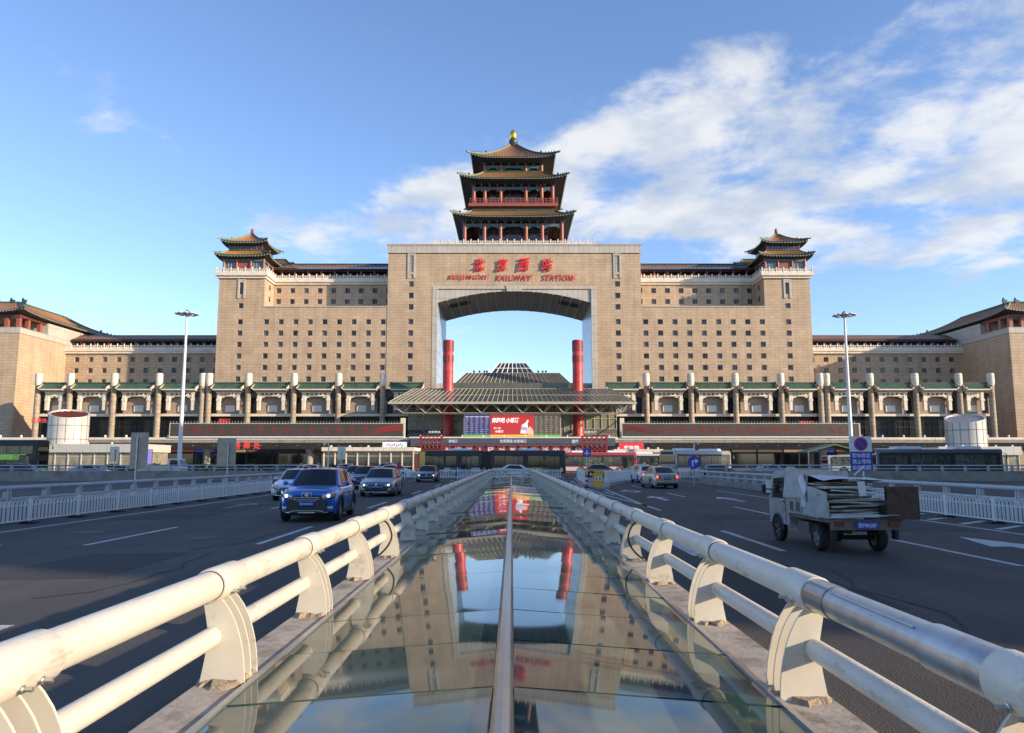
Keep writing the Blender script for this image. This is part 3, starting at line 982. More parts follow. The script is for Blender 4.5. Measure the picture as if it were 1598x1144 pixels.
def cn_roof(parent, cx, cy, hx, hy, ix, iy, ze, zt, lift=1.0, bs=1.0, field='tile_brown', pitch=0.62, edge=0.30, sides=(0, 1, 2, 3), soffit=None, ridge=0.22, beasts=True):
    """hipped Chinese roof with hollow slopes and upturned corners"""
    def P(side, s, t, dz=0.0):
        ax = hx + (ix - hx) * t
        ay = hy + (iy - hy) * t
        c = abs(s) ** 5 * (1 - t) ** 2
        k = 1 + 0.022 * c
        z = ze + (zt - ze) * (0.52 * t + 0.48 * t * t) + lift * c + dz
        if side == 0:
            return (cx + s * ax * k, cy - ay * k, z)
        if side == 1:
            return (cx + ax * k, cy + s * ay * k, z)
        if side == 2:
            return (cx - s * ax * k, cy + ay * k, z)
        return (cx - ax * k, cy - s * ay * k, z)
    roof = None
    for ta, tb, mat, nm in ((edge, 1.0, field, 'tile_field'), (0.0, edge, 'tile_green', 'tile_border')):
        mb = MB()
        for sd in sides:
            half = hx if sd in (0, 2) else hy
            nu = max(8, int(2 * half / pitch)) * 2
            nv = 8 if ta else 3
            def fn(u, v, sd=sd, nu=nu):
                i = round(u * nu)
                return P(sd, -1 + 2 * u, ta + (tb - ta) * v, 0.10 if i % 2 else 0.0)
            mb.grid(fn, nu, nv)
        o = mb.build(nm, M[mat], roof or parent)
        roof = roof or parent
    fa, so, ra = MB(), MB(), MB()
    sx, sy = soffit if soffit else (ix, iy)
    for sd in sides:
        def ff(u, v, sd=sd):
            p = P(sd, -1 + 2 * u, 0)
            return (p[0], p[1], p[2] - 0.02 - 0.42 * v)
        fa.grid(ff, 24, 1)
        def sf(u, v, sd=sd):
            s = -1 + 2 * u
            p = P(sd, s, 0)
            bx, by = {0: (cx + s * sx, cy - sy), 1: (cx + sx, cy + s * sy), 2: (cx - s * sx, cy + sy), 3: (cx - sx, cy - s * sy)}[sd]
            return (p[0] + (bx - p[0]) * v, p[1] + (by - p[1]) * v, (p[2] - 0.44) * (1 - v) + (ze - 0.35 - 0.55 * v) * v)
        so.grid(sf, 24, 3)
        half = hx if sd in (0, 2) else hy
        n = int(2 * half / 0.85)
        for k in range(n):
            s = -1 + 2 * (k + 0.5) / n
            p = Vector(P(sd, s, 0))
            q = 0.15
            d = {0: (0, -0.05), 1: (0.05, 0), 2: (0, 0.05), 3: (-0.05, 0)}[sd]
            ra.box(p.x - q + d[0], p.x + q + d[0], p.y - q + d[1], p.y + q + d[1], p.z - 0.46, p.z - 0.20)
    fa.build('eave_fascia', M['tile_dkgreen'], parent)
    so.build('eave_soffit', M['eave_dark'], parent)
    ra.build('rafter_ends', M['rafter'], parent, kind='stuff')
    for s, sd in ((-1, 0), (1, 0), (1, 1), (-1, 3)):
        if sd not in sides and sd != 0:
            continue
        sd2 = {(-1, 0): (0, -1), (1, 0): (0, 1), (1, 1): (1, 1), (-1, 3): (3, -1)}[(s, sd)]
        pts = [Vector(P(sd2[0], sd2[1], t / 10, 0.12)) for t in range(-1, 11)]
        MB().path(pts, [ridge * 0.9] * 2 + [ridge] * 10, 8).build('hip_ridge', M['ridge_pale' if s < 0 else 'tile_dkgreen'], parent, 50)  # left hip ridges paler, right ones dark green
        if beasts:
            bm_ = MB()
            for k in range(4):
                p = Vector(P(sd2[0], sd2[1], 0.03 + 0.07 * k, 0.25))
                bm_.prism([(p.x - 0.14 * bs, p.z), (p.x + 0.14 * bs, p.z), (p.x + 0.18 * bs, p.z + 0.35 * bs), (p.x, p.z + 0.62 * bs), (p.x - 0.14 * bs, p.z + 0.40 * bs)], p.y - 0.1, p.y + 0.1)
            p = Vector(P(sd2[0], sd2[1], 0.36, 0.25))
            bm_.prism([(p.x - 0.3 * bs, p.z), (p.x + 0.3 * bs, p.z), (p.x + 0.38 * bs, p.z + 0.7 * bs), (p.x + 0.05, p.z + 0.55 * bs), (p.x - 0.2 * bs, p.z + 0.95 * bs)], p.y - 0.16, p.y + 0.16)
            bm_.build('ridge_figures', M['tile_dkgreen'], parent, kind='stuff')
    if ix > 0.5:
        MB().path([(cx - ix, cy - iy, zt + 0.12), (cx + ix, cy - iy, zt + 0.12), (cx + ix, cy + iy, zt + 0.12), (cx - ix, cy + iy, zt + 0.12), (cx - ix, cy - iy, zt + 0.12)], ridge * 1.3, 6).build('top_ridge', M['tile_green'], parent)
    return P


def finial(parent, cx, cy, z, k, mat):
    MB().lathe([(0.62 * k, 0), (0.70 * k, 0.25 * k), (0.55 * k, 0.5 * k), (0.62 * k, 0.8 * k), (0.52 * k, 1.0 * k)], 14, (cx, cy, z)).build('finial_base', M['tile_dkgreen'], parent, 40)
    MB().lathe([(0.34 * k, 1.0 * k), (0.46 * k, 1.15 * k), (0.48 * k, 1.7 * k), (0.44 * k, 2.05 * k), (0.30 * k, 2.25 * k), (0.08 * k, 2.40 * k)], 14, (cx, cy, z)).build('finial', M[mat], parent, 40)


# ---- central gate block with its arch
gate = thing('gate_building', 'huge sandstone gate block with a wide arched opening and red lettering', 'building', (XC, YF, 0))
YB = 252.0
HO, HI = 37.3, 22.6
arch = lambda x: 51.6 - 3.5 * (x / HI) ** 2
rows6 = (42.4, 39.05, 35.7, 32.3, 28.9, 25.5)
for s in (-1, 1):
    mb = MB()
    wx = XC + s * 30.4
    pts = [(wx, z, 1.5, 1.6) for z in (53.7, 50.25, 46.85) + rows6] + [(wx, 59.75, 1.15, 4.9)]
    windows_on(gate, mb, XC + s * HO, XC + s * 24.1, 0, 63.2, YF, pts)
    # sides and the return towards the opening
    mb.quad((XC + s * HO, YF, 0), (XC + s * HO, YB, 0), (XC + s * HO, YB, 63.2), (XC + s * HO, YF, 63.2))
    mb.quad((XC + s * HO, YB, 0), (XC + s * HI, YB, 0), (XC + s * HI, YB, 63.2), (XC + s * HO, YB, 63.2))
    mb.build('wall', M['stone'], gate)
    x0, x1 = XC + s * 24.1, XC + s * HI
    MB().box(x0, x1, YF - 0.10, YF + 0.9, 0, 53.0).build('arch_jamb', M['stone_trim'], gate)
    MB().quad((x1, YF + 0.91, 0), (x1, YB, 0), (x1, YB, arch(HI)), (x1, YF + 0.91, arch(HI))).build('reveal_wall', M['reveal'], gate)
    # pale surround of the slit window
    sb = MB()
    sb.box(wx - 1.15, wx - 0.62, YF - 0.22, YF - 0.003, 55.4, 63.0).box(wx + 0.62, wx + 1.15, YF - 0.22, YF - 0.003, 55.4, 63.0)
    sb.box(wx - 0.62, wx + 0.62, YF - 0.20, YF - 0.003, 62.25, 63.0).box(wx - 0.62, wx + 0.62, YF - 0.20, YF - 0.003, 56.6, 57.25)
    sb.box(wx - 0.45, wx + 0.45, YF + 0.1, YF + 0.2, 57.3, 62.2)
    sb.build('window_surround', M['stone_trim'], gate)
    # dark vent let into the soffit
    vb = MB()
    vb.grid(lambda u, v, s=s: (XC + s * (13.6 + 6.6 * u), 229 + 5.5 * v, arch(13.6 + 6.6 * u) - 0.06), 8, 2)
    vb.build('soffit_vent', M['rubber'], gate)
    # glazed screen at the foot of the reveal
    MB().box(XC + s * 19.0, XC + s * (HI - 0.004), YF + 3, YF + 3.3, 0, 24.6).build('screen_wall', M['stone_trim'], gate)
top = MB()
nA = 40
xs = [XC - 24.1 + 48.2 * i / nA for i in range(nA + 1)]
wall_y(top, XC - 24.1, XC + 24.1, 53.0, 63.2, YF)
top.build('wall', M['stone'], gate)
sp = MB()
sp.grid(lambda u, v: (XC + HI * (2 * u - 1), YF + 0.25, arch(HI * (2 * u - 1)) + (52.2 - arch(HI * (2 * u - 1))) * v), nA, 1)
sp.build('spandrel', M['stone_trim'], gate)
MB().box(XC - HI, XC + HI, YF - 0.10, YF + 0.9, 52.2, 53.0).build('arch_head', M['stone_trim'], gate)
MB().prism([(XC - 2.2, 51.45), (XC + 2.2, 51.45), (XC + 2.5, 53.25), (XC - 2.5, 53.25)], YF - 0.32, YF + 0.7).build('keystone', M['stone_trim'], gate)
MB().grid(lambda u, v: (XC + HI * (2 * u - 1), YF + 0.25 + (YB - YF - 0.25) * v, arch(HI * (2 * u - 1))), nA, 8).build('arch_soffit', M['soffit'], gate)
rb = MB()
for k in range(1, 16):                                # ribs across the soffit
    x = HI * (2 * k / 16 - 1)
    rb.box(XC + x - 0.09, XC + x + 0.09, YF + 0.3, YB, arch(x) - 0.22, arch(x) + 0.05)
rb.build('soffit_ribs', M['mullion'], gate, kind='stuff')
MB().box(XC - HI, XC + HI, YB - 0.3, YB, 51.65, 63.2).build('back_wall', M['stone'], gate)
MB().box(XC - HO - 0.25, XC + HO + 0.25, YF - 0.25, YB + 8, 63.2, 65.45).build('cornice', M['stone_trim'], gate)
MB().box(XC - HO - 0.45, XC + HO + 0.45, YF - 0.45, YB + 8.2, 65.452, 65.75).box(XC - HO - 0.35, XC + HO + 0.35, YF - 0.36, YF - 0.252, 63.0, 63.3).build('coping', M['stone_trim'], gate)
balustrade(gate, [(XC - 23.7, YF + 0.4), (XC + 23.7, YF + 0.4)], 65.75, sp=2.15)
for px, t in ((748.4, '北'), (783.7, '京'), (818, '西'), (854, '站')):
    x, z = at(px, 413, YF - 0.5)
    me = fit_text(t, 3.4, 3.8, M['letter_red'], extrude=0.04, offset=0.018, shear=0.18)
    for v in me.vertices:
        v.co.z += 0.10 * v.co.x
        v.co.y *= 4.0
    obj('lettering', me, gate, loc=(x, YF - 0.42, z))
for pa, pb, t in ((702, 763, 'BEIJINGXI'), (776.5, 833, 'RAILWAY'), (848.6, 898, 'STATION')):
    xa, z = at(pa, 432.6, YF - 0.5)
    xb = at(pb, 432.6, YF - 0.5)[0]
    me = fit_text(t, xb - xa, 1.75, M['letter_red'], extrude=0.03, offset=0.006, shear=0.2, spacing=1.3)
    for v in me.vertices:
        v.co.y *= 2.5
    obj('lettering', me, gate, loc=((xa + xb) / 2, YF - 0.36, z))

# ---- pagoda on top of the gate
pag = thing('pagoda', 'three-tier pagoda with brown and green tiled roofs and a gold finial', 'pagoda', (XC - 0.3, 242, 65.75))
pcx, pcy = XC - 0.3, 242.0
PZ = 65.75


def ring_pts(h, xs):
    """column positions on all four sides of a square of half size h"""
    out = []
    for x in xs:
        out += [(x, -h), (x, h)]
        if abs(abs(x) - h) > 0.01:
            out += [(-h, x), (h, x)]
    return out


def pagoda_storey(h, wallh, z0, z1, xs, door=True):
    colm = MB().lathe([(0.55, 0), (0.52, z1 - z0)], 12).mesh('column', M['red_wood'], 40)
    for x, y in ring_pts(h, xs):
        obj('column', colm, pag, loc=(pcx + x, pcy + y, z0))
    MB().box(pcx - wallh, pcx + wallh, pcy - wallh, pcy + wallh, z0, z1 + 0.5).build('inner_wall', M['dark_glass'], pag)
    # lattice frames on the inner wall
    lw = MB()
    n = 9
    for i in range(n + 1):
        x = pcx - wallh + 2 * wallh * i / n
        lw.box(x - 0.13, x + 0.13, pcy - wallh - 0.10, pcy - wallh - 0.003, z0, z1)
    for z in (z0 + 0.2, z0 + (z1 - z0) * 0.45, z0 + (z1 - z0) * 0.72):
        lw.box(pcx - wallh, pcx + wallh, pcy - wallh - 0.08, pcy - wallh - 0.004, z, z + 0.14)
    lw.build('lattice_front', M['red_dark'], pag, kind='stuff')
    # painted beams between the columns, corner braces and V-shaped brackets
    bt = 0.9
    for sy in (-1, 1):
        MB().box(pcx - h, pcx + h, pcy + sy * h - 0.22, pcy + sy * h + 0.22, z1 - bt, z1).build('beam', M['beam_paint'], pag)
        MB().box(pcx + sy * h - 0.22, pcx + sy * h + 0.22, pcy - h, pcy + h, z1 - bt, z1).build('beam', M['beam_paint'], pag)
    br = MB()
    xsn = sorted(xs)
    for a, b in zip(xsn[:-1], xsn[1:]):
        for xx, sg_ in ((a + 0.5, 1), (b - 0.5, -1)):
            for face in (-1, 1):
                br.prism([(pcx + xx, z1 - bt), (pcx + xx + sg_ * 1.25, z1 - bt), (pcx + xx + sg_ * 0.9, z1 - bt - 0.3), (pcx + xx, z1 - bt - 0.75)], pcy + face * h - 0.1, pcy + face * h + 0.1)
                br.prism([(pcy + xx, z1 - bt), (pcy + xx + sg_ * 1.25, z1 - bt), (pcy + xx + sg_ * 0.9, z1 - bt - 0.3), (pcy + xx, z1 - bt - 0.75)], pcx + face * h - 0.1, pcx + face * h + 0.1, 'x')
    br.build('corner_braces', M['beam_paint'], pag, kind='stuff')
    dg_ = MB()
    n = int(2 * h / 2.4)
    for i in range(n + 1):
        x = -h + 2 * h * i / n
        for face in (-1, 1):
            for sg_ in (-1, 1):
                dg_.path([(pcx + x, pcy + face * (h + 0.1), z1), (pcx + x + sg_ * 0.55, pcy + face * (h + 1.0), z1 + 1.2)], 0.14, 4)
                dg_.path([(pcx + face * (h + 0.1), pcy + x, z1), (pcx + face * (h + 1.0), pcy + x + sg_ * 0.55, z1 + 1.2)], 0.14, 4)
    dg_.build('eave_brackets', M['beam_paint'], pag, kind='stuff')


pagoda_storey(14.8, 10.6, PZ, 73.6, (-14.8, -8.8, -3.9, 3.9, 8.8, 14.8))
for s in (-1, 1):                                    # doors of the ground storey
    for x in (-6.4, 0, 6.4):
        if s < 0:
            MB().box(pcx + x - 1.3, pcx + x + 1.3, pcy - 10.85, pcy - 10.72, PZ, PZ + 3.6).build('door', M['red_wood'], pag)
cn_roof(pag, pcx, pcy, 17.9, 17.9, 12.9, 12.9, 75.2, 78.3, 1.0, soffit=(14.8, 14.8), ridge=0.3)
MB().box(pcx - 12.6, pcx + 12.6, pcy - 12.6, pcy + 12.6, 77.2, 79.6).build('storey_base', M['red_dark'], pag)
MB().box(pcx - 13.8, pcx + 13.8, pcy - 13.8, pcy + 13.8, 79.6, 80.5).build('gallery_floor', M['red_wood'], pag)
for sx_, sy_ in ((0, -1), (1, 0), (-1, 0), (0, 1)):   # red gallery railing
    for k in range(12):
        a = -13.6 + 27.2 * k / 12
        b = a + 27.2 / 12
        rp, rl = MB(), MB()
        if sx_ == 0:
            y = pcy + sy_ * 13.6
            rp.box(pcx + a - 0.11, pcx + a + 0.11, y - 0.11, y + 0.11, 80.5, 82.35)
            for z in (80.75, 81.4, 81.95):
                rl.box(pcx + a + 0.11, pcx + b - 0.11, y - 0.06, y + 0.06, z, z + 0.16)
            rl.box(pcx + (a + b) / 2 - 0.07, pcx + (a + b) / 2 + 0.07, y - 0.05, y + 0.05, 80.5, 81.95)
        else:
            x = pcx + sx_ * 13.6
            rp.box(x - 0.11, x + 0.11, pcy + a - 0.11, pcy + a + 0.11, 80.5, 82.35)
            for z in (80.75, 81.4, 81.95):
                rl.box(x - 0.06, x + 0.06, pcy + a + 0.11, pcy + b - 0.11, z, z + 0.16)
        rp.build('railing_post', M['red_wood'], pag)
        rl.build('railing_panel', M['red_wood'], pag)
pagoda_storey(12.2, 9.4, 80.5, 86.2, (-12.2, -8.8, -3.9, 3.9, 8.8, 12.2))
cn_roof(pag, pcx, pcy, 16.0, 16.0, 9.4, 9.4, 87.8, 92.0, 1.0, soffit=(12.2, 12.2), ridge=0.3)
pagoda_storey(8.9, 8.2, 91.4, 94.4, (-8.9, -3.9, 3.9, 8.9))
MB().box(pcx - 9.0, pcx + 9.0, pcy - 9.0, pcy + 9.0, 91.7, 92.6).build('storey_base', M['red_wood'], pag)
cn_roof(pag, pcx, pcy, 12.9, 12.9, 1.0, 1.0, 95.8, 104.6, 1.1, soffit=(9.0, 9.0), ridge=0.36, edge=0.13)
finial(pag, pcx, pcy, 104.4, 2.4, 'gold')


# ---- hotel wings either side of the gate, with their corner pavilions
def wing(s):
    nm = SIDE[s]
    X = lambda b: XC + s * b
    w = thing('wing_building', f'broad sandstone {nm} wing with rows of small square windows beside the gate', 'building', (X(62), YF, 0), group='station wings')
    T0, T1, YR, DB = 73.6, 87.1, 230.5, 236.0
    mb = MB()
    cols = [72.7 - 4.275 * k for k in range(9)]
    pts = [(X(c), z, 1.5, 1.5) for c in cols for z in rows6]
    windows_on(w, mb, X(HO + 0.02), X(T0), 0, 47.0, YF + 0.12, pts)
    pts = [(X(80.4), z, 1.5, 1.5) for z in (47.2,) + rows6] + [(X(80.4), 52.4, 1.15, 3.4)]
    windows_on(w, mb, X(T0), X(T1), 0, 55.4, YF + 0.12, pts)
    cols2 = [72.0 - 4.2 * k for k in range(9)]
    pts = [(X(c), z, 1.5, 1.5) for c in cols2 for z in (53.6, 50.2)]
    windows_on(w, mb, X(HO + 0.02), X(T0), 47.0, 55.4, YR, pts)
    mb.quad((X(T0), YF + 0.12, 47.0), (X(T0), YR, 47.0), (X(T0), YR, 55.4), (X(T0), YF + 0.12, 55.4))
    mb.quad((X(T1), YF + 0.12, 0), (X(T1), DB + 8, 0), (X(T1), DB + 8, 55.4), (X(T1), YF + 0.12, 55.4))
    mb.build('wall', M['stone'], w)
    MB().box(X(HO + 0.02), X(T0 + 0.1), YF - 0.02, YR - 0.01, 46.75, 47.1).build('terrace', M['stone_trim'], w)
    sb = MB()
    wx = X(80.4)
    sb.box(wx - 1.1, wx - 0.6, YF - 0.10, YF + 0.117, 49.4, 55.2).box(wx + 0.6, wx + 1.1, YF - 0.10, YF + 0.117, 49.4, 55.2)
    sb.box(wx - 0.6, wx + 0.6, YF - 0.08, YF + 0.117, 54.15, 55.2).build('window_surround', M['stone_trim'], w)
    # two small side windows in the tower return
    for z in (53.6, 50.2):
        MB().box(X(T0) - s * 0.06, X(T0) + s * 0.2, YF + 4.2, YF + 5.4, z - 0.75, z + 0.75).build('side_window', M['dark_glass'], w)
    cor = MB()
    for a, zz0, zz1 in ((0.45, 55.4, 56.1), (0.95, 56.1, 57.0)):
        cor.box(X(T0 - a), X(T1 + a), YF - a, DB + 8, zz0, zz1)
        cor.box(X(HO + 0.02), X(T0 - a) - s * 0.003, YR - a, DB + 8, zz0, zz1)
    cor.build('cornice', M['cream_stone'], w)
    balustrade(w, [(X(HO + 0.3), YR - 0.6), (X(T0 - 0.65), YR - 0.6), (X(T0 - 0.65), YF - 0.65), (X(T1 + 0.65), YF - 0.65), (X(T1 + 0.65), DB + 4)], 57.0)
    # open gallery along the recessed part
    gm = MB().lathe([(0.38, 0), (0.36, 3.7)], 10).mesh('gallery_column', M['red_wood'], 40)
    for k in range(9):
        obj('gallery_column', gm, w, loc=(X(39.2 + 4.1 * k), YR + 2.4, 57.0))
    MB().box(X(HO + 0.05), X(T0), YR + 5.6, YR + 5.9, 57.0, 61).build('gallery_wall', M['red_dark'], w)
    gb = MB()
    for k in range(8):
        a, b = X(39.2 + 4.1 * k) + 0.5, X(39.2 + 4.1 * (k + 1)) - 0.5
        gb.box(X(39.2 + 4.1 * k) + s * 0.5, X(39.2 + 4.1 * (k + 1)) - s * 0.5, YR + 5.45, YR + 5.58, 57.3, 59.6)
    gb.build('gallery_glazing', M['dark_glass'], w)
    MB().box(X(HO + 0.05), X(T0), YR + 2.1, YR + 2.7, 60.1, 60.75).build('gallery_beam', M['red_dark'], w)
    gr = MB()
    n = 64
    gr.grid(lambda u, v: (X(HO + 0.6 + (T0 + 1 - HO - 0.6) * u), YR + 0.9 + 5.2 * v, 60.9 + 2.4 * v + (0.1 if round(u * n) % 2 else 0)), n, 4)
    gr.build('gallery_roof', M['tile_brown'], w)
    MB().box(X(HO + 0.6), X(T0 + 1), YR + 0.9, YR + 6, 60.35, 60.85).build('gallery_eave', M['eave_dark'], w)
    MB().path([(X(HO + 0.5), YR + 6.1, 63.4), (X(T0), YR + 6.1, 63.4)], 0.3, 6).build('gallery_ridge', M['tile_dkgreen'], w)
    # corner pavilion
    pv = thing('corner_pavilion', f'two-tier tiled pavilion on the top {nm} corner of the station', 'pavilion', (X(80.3), 229.5, 57.0), group='corner pavilions')
    cx, cy = X(80.3), 229.0
    hx, hy = 5.9, 6.2
    cm = MB().lathe([(0.36, 0), (0.34, 4.4)], 10).mesh('column', M['red_wood'], 40)
    for x in (-hx, -2.1, 2.1, hx):
        for y in (-hy, hy):
            obj('column', cm, pv, loc=(cx + x, cy + y, 57.0))
    for y in (-2.1, 2.1):
        for x in (-hx, hx):
            obj('column', cm, pv, loc=(cx + x, cy + y, 57.0))
    MB().box(cx - hx + 0.3, cx + hx - 0.3, cy - hy + 0.3, cy + hy - 0.3, 57.0, 62).build('inner_wall', M['slit_glass'], pv)
    fr = MB()
    for k in range(13):
        x = cx - hx + 0.3 + (2 * hx - 0.6) * k / 12
        fr.box(x - 0.07, x + 0.07, cy - hy + 0.2, cy - hy + 0.297, 57.0, 61.2)
        y = cy - hy + 0.3 + (2 * hy - 0.6) * k / 12
        fr.box(cx - s * (hx - 0.2), cx - s * (hx - 0.297), y - 0.07, y + 0.07, 57.0, 61.2)
    fr.box(cx - hx, cx + hx, cy - hy + 0.18, cy - hy + 0.296, 58.2, 58.4)
    fr.build('lattice_windows', M['win_frame'], pv, kind='stuff')
    MB().box(cx - 1.9, cx + 1.9, cy - hy + 0.12, cy - hy + 0.29, 57.0, 60.4).build('door', M['red_wood'], pv)
    MB().box(cx - hx - 0.2, cx + hx + 0.2, cy - hy - 0.2, cy + hy + 0.2, 60.6, 61.6).build('beam', M['beam_paint'], pv)
    cn_roof(pv, cx, cy, 7.9, 8.0, 5.0, 5.2, 62.2, 64.2, 0.75, 0.5, pitch=0.5, soffit=(hx, hy), ridge=0.2, field='tile_orange')
    MB().box(cx - 4.9, cx + 4.9, cy - 5.1, cy + 5.1, 63.6, 66.2).build('upper_wall', M['dark_glass'], pv)
    ub = MB().box(cx - 5.0, cx + 5.0, cy - 5.2, cy + 5.2, 64.3, 64.6)
    for k in range(7):
        x = cx - 4.9 + 9.8 * k / 6
        ub.box(x - 0.12, x + 0.12, cy - 5.2, cy - 5.103, 64.6, 65.9)
    ub.build('upper_lattice', M['red_wood'], pv, kind='stuff')
    MB().box(cx - 5.1, cx + 5.1, cy - 5.3, cy + 5.3, 65.8, 66.3).build('upper_beam', M['beam_paint'], pv)
    cn_roof(pv, cx, cy, 6.7, 6.9, 0.5, 0.6, 66.6, 70.6, 0.75, 0.5, pitch=0.5, soffit=(4.9, 5.1), ridge=0.22, field='tile_orange', edge=0.2)
    finial(pv, cx, cy, 70.4, 0.95, 'red_wood')
    # lower link pavilion behind it, stepping down to the gallery
    lk = thing('link_pavilion', f'lower tiled pavilion stepping down behind the {nm} corner pavilion', 'pavilion', (X(77), 239.5, 57.0), group='link pavilions')
    lx, ly = X(77.5), 240.0
    MB().box(lx - 6.5, lx + 6.5, ly - 3.4, ly + 4, 57.0, 62.6).build('wall', M['red_dark'], lk)
    cn_roof(lk, lx, ly, 8.6, 5.6, 4.6, 0.5, 62.4, 65.6, 0.7, 0.5, pitch=0.5, soffit=(6.5, 4), ridge=0.22)
    return w


wing(-1)
wing(1)


# ---- recessed far wings and the end blocks
def far_wing(s):
    nm = SIDE[s]
    X = lambda b: XC + s * b
    f = thing('far_wing', f'recessed {nm} range with a marble balustrade between wing and end block', 'building', (X(113), 236, 0), group='recessed ranges')
    YR = 236.0
    mb = MB()
    pts = [(X(135.4 - 4.32 * k), z, 1.5, 1.5) for k in range(11) for z in (33.1, 29.65, 26.2)]
    windows_on(f, mb, X(87.14), X(138.8), 0, 34.9, YR, pts)
    mb.build('wall', M['stone'], f)
    MB().box(X(87.14), X(139.4), YR - 0.7, YR + 12, 34.9, 35.6).box(X(87.14), X(139.6), YR - 1.0, YR + 12, 35.6, 36.3).build('cornice', M['cream_stone'], f)
    balustrade(f, [(X(87.5), YR - 0.7), (X(139.3), YR - 0.7)], 36.3)
    gm = MB().lathe([(0.38, 0), (0.36, 3.2)], 10).mesh('gallery_column', M['red_wood'], 40)
    for k in range(12):
        obj('gallery_column', gm, f, loc=(X(89 + 4.25 * k), YR + 2.6, 36.3))
    MB().box(X(87.2), X(138.6), YR + 5.6, YR + 6, 36.3, 40.4).build('gallery_wall', M['eave_dark'], f)
    MB().box(X(87.2), X(138.6), YR + 2.3, YR + 2.9, 38.9, 39.5).build('gallery_beam', M['red_dark'], f)
    n = 90
    MB().grid(lambda u, v: (X(87.2 + 51 * u), YR + 1.2 + 5.4 * v, 39.6 + 2.2 * v + (0.1 if round(u * n) % 2 else 0)), n, 4).build('gallery_roof', M['tile_brown'], f)
    MB().box(X(87.2), X(138.2), YR + 1.2, YR + 6.5, 39.1, 39.55).build('gallery_eave', M['eave_dark'], f)
    # end block
    e = thing('end_block', f'plain sandstone {nm} end block with a tiled loggia on top', 'building', (X(155), 213, 0), group='end blocks')
    YE_ = 213.0
    B0, B1 = 138.85, 178.0
    eb = MB()
    eb.quad((X(B0), YE_, 0), (X(B1), YE_, 0), (X(B1), YE_, 37.6), (X(B0), YE_, 37.6))
    eb.quad((X(B0), YE_, 0), (X(B0), 262, 0), (X(B0), 262, 37.6), (X(B0), YE_, 37.6))
    eb.build('wall', M['stone'], e)
    MB().box(X(B0 - 0.15), X(B1), YE_ - 0.15, 262, 37.6, 39.2).build('parapet', M['stone_trim'], e)
    MB().box(X(B0 + 0.0), X(B1), 226, 262, 39.2, 42.6).build('attic_wall', M['stone_trim'], e)
    cm = MB().box(-0.5, 0.5, -0.5, 0.5, 0, 3.8).mesh('loggia_pier', M['red_wood'])
    for b in (140.2, 143.5, 146.8, 150.6, 155):
        obj('loggia_pier', cm, e, loc=(X(b), YE_ + 1.4, 39.2))
    for y in (5.4, 11):
        obj('loggia_pier', cm, e, loc=(X(140.2), YE_ + y, 39.2))
    MB().box(X(B0 + 0.6), X(B1), YE_ + 0.6, YE_ + 2.2, 42.2, 43.0).box(X(B0 + 0.6), X(B0 + 2.2), YE_ + 2.203, 226, 42.2, 43.0).build('loggia_beam', M['red_dark'], e)
    cn_roof(e, X(160.0), 237.5, 22.6, 26.0, 12.5, 12.5, 43.6, 48.6, 0.9, field='tile_orange', pitch=0.8, soffit=(19.5, 23), ridge=0.3, edge=0.16)
    rd = MB()
    for b in (146.0, 149.5, 154.0):
        x = X(b)
        rd.prism([(x - 0.5, 48.4), (x + 0.5, 48.4), (x + 0.7, 49.6), (x + 0.1, 49.3), (x - 0.35, 50.2), (x - 0.6, 49.4)], 224.6, 225.3)
    rd.build('ridge_ornaments', M['tile_dkgreen'], e, kind='stuff')


far_wing(-1)
far_wing(1)

# ---------------------------------------------------------------- podium, columns, ornamental gateways
COLB = [34.9, 46.7, 58.5, 70.6, 81.0, 82.7, 94.3, 106.2, 117.8, 126.3]
BAYS = [(28.6, 8.6), (40.8, 9.3), (52.6, 9.3), (64.5, 9.3), (75.8, 8.0), (88.5, 9.3), (100.2, 9.3), (112.0, 9.3), (122.05, 6.4)]
YP, YC = 205.0, 203.0


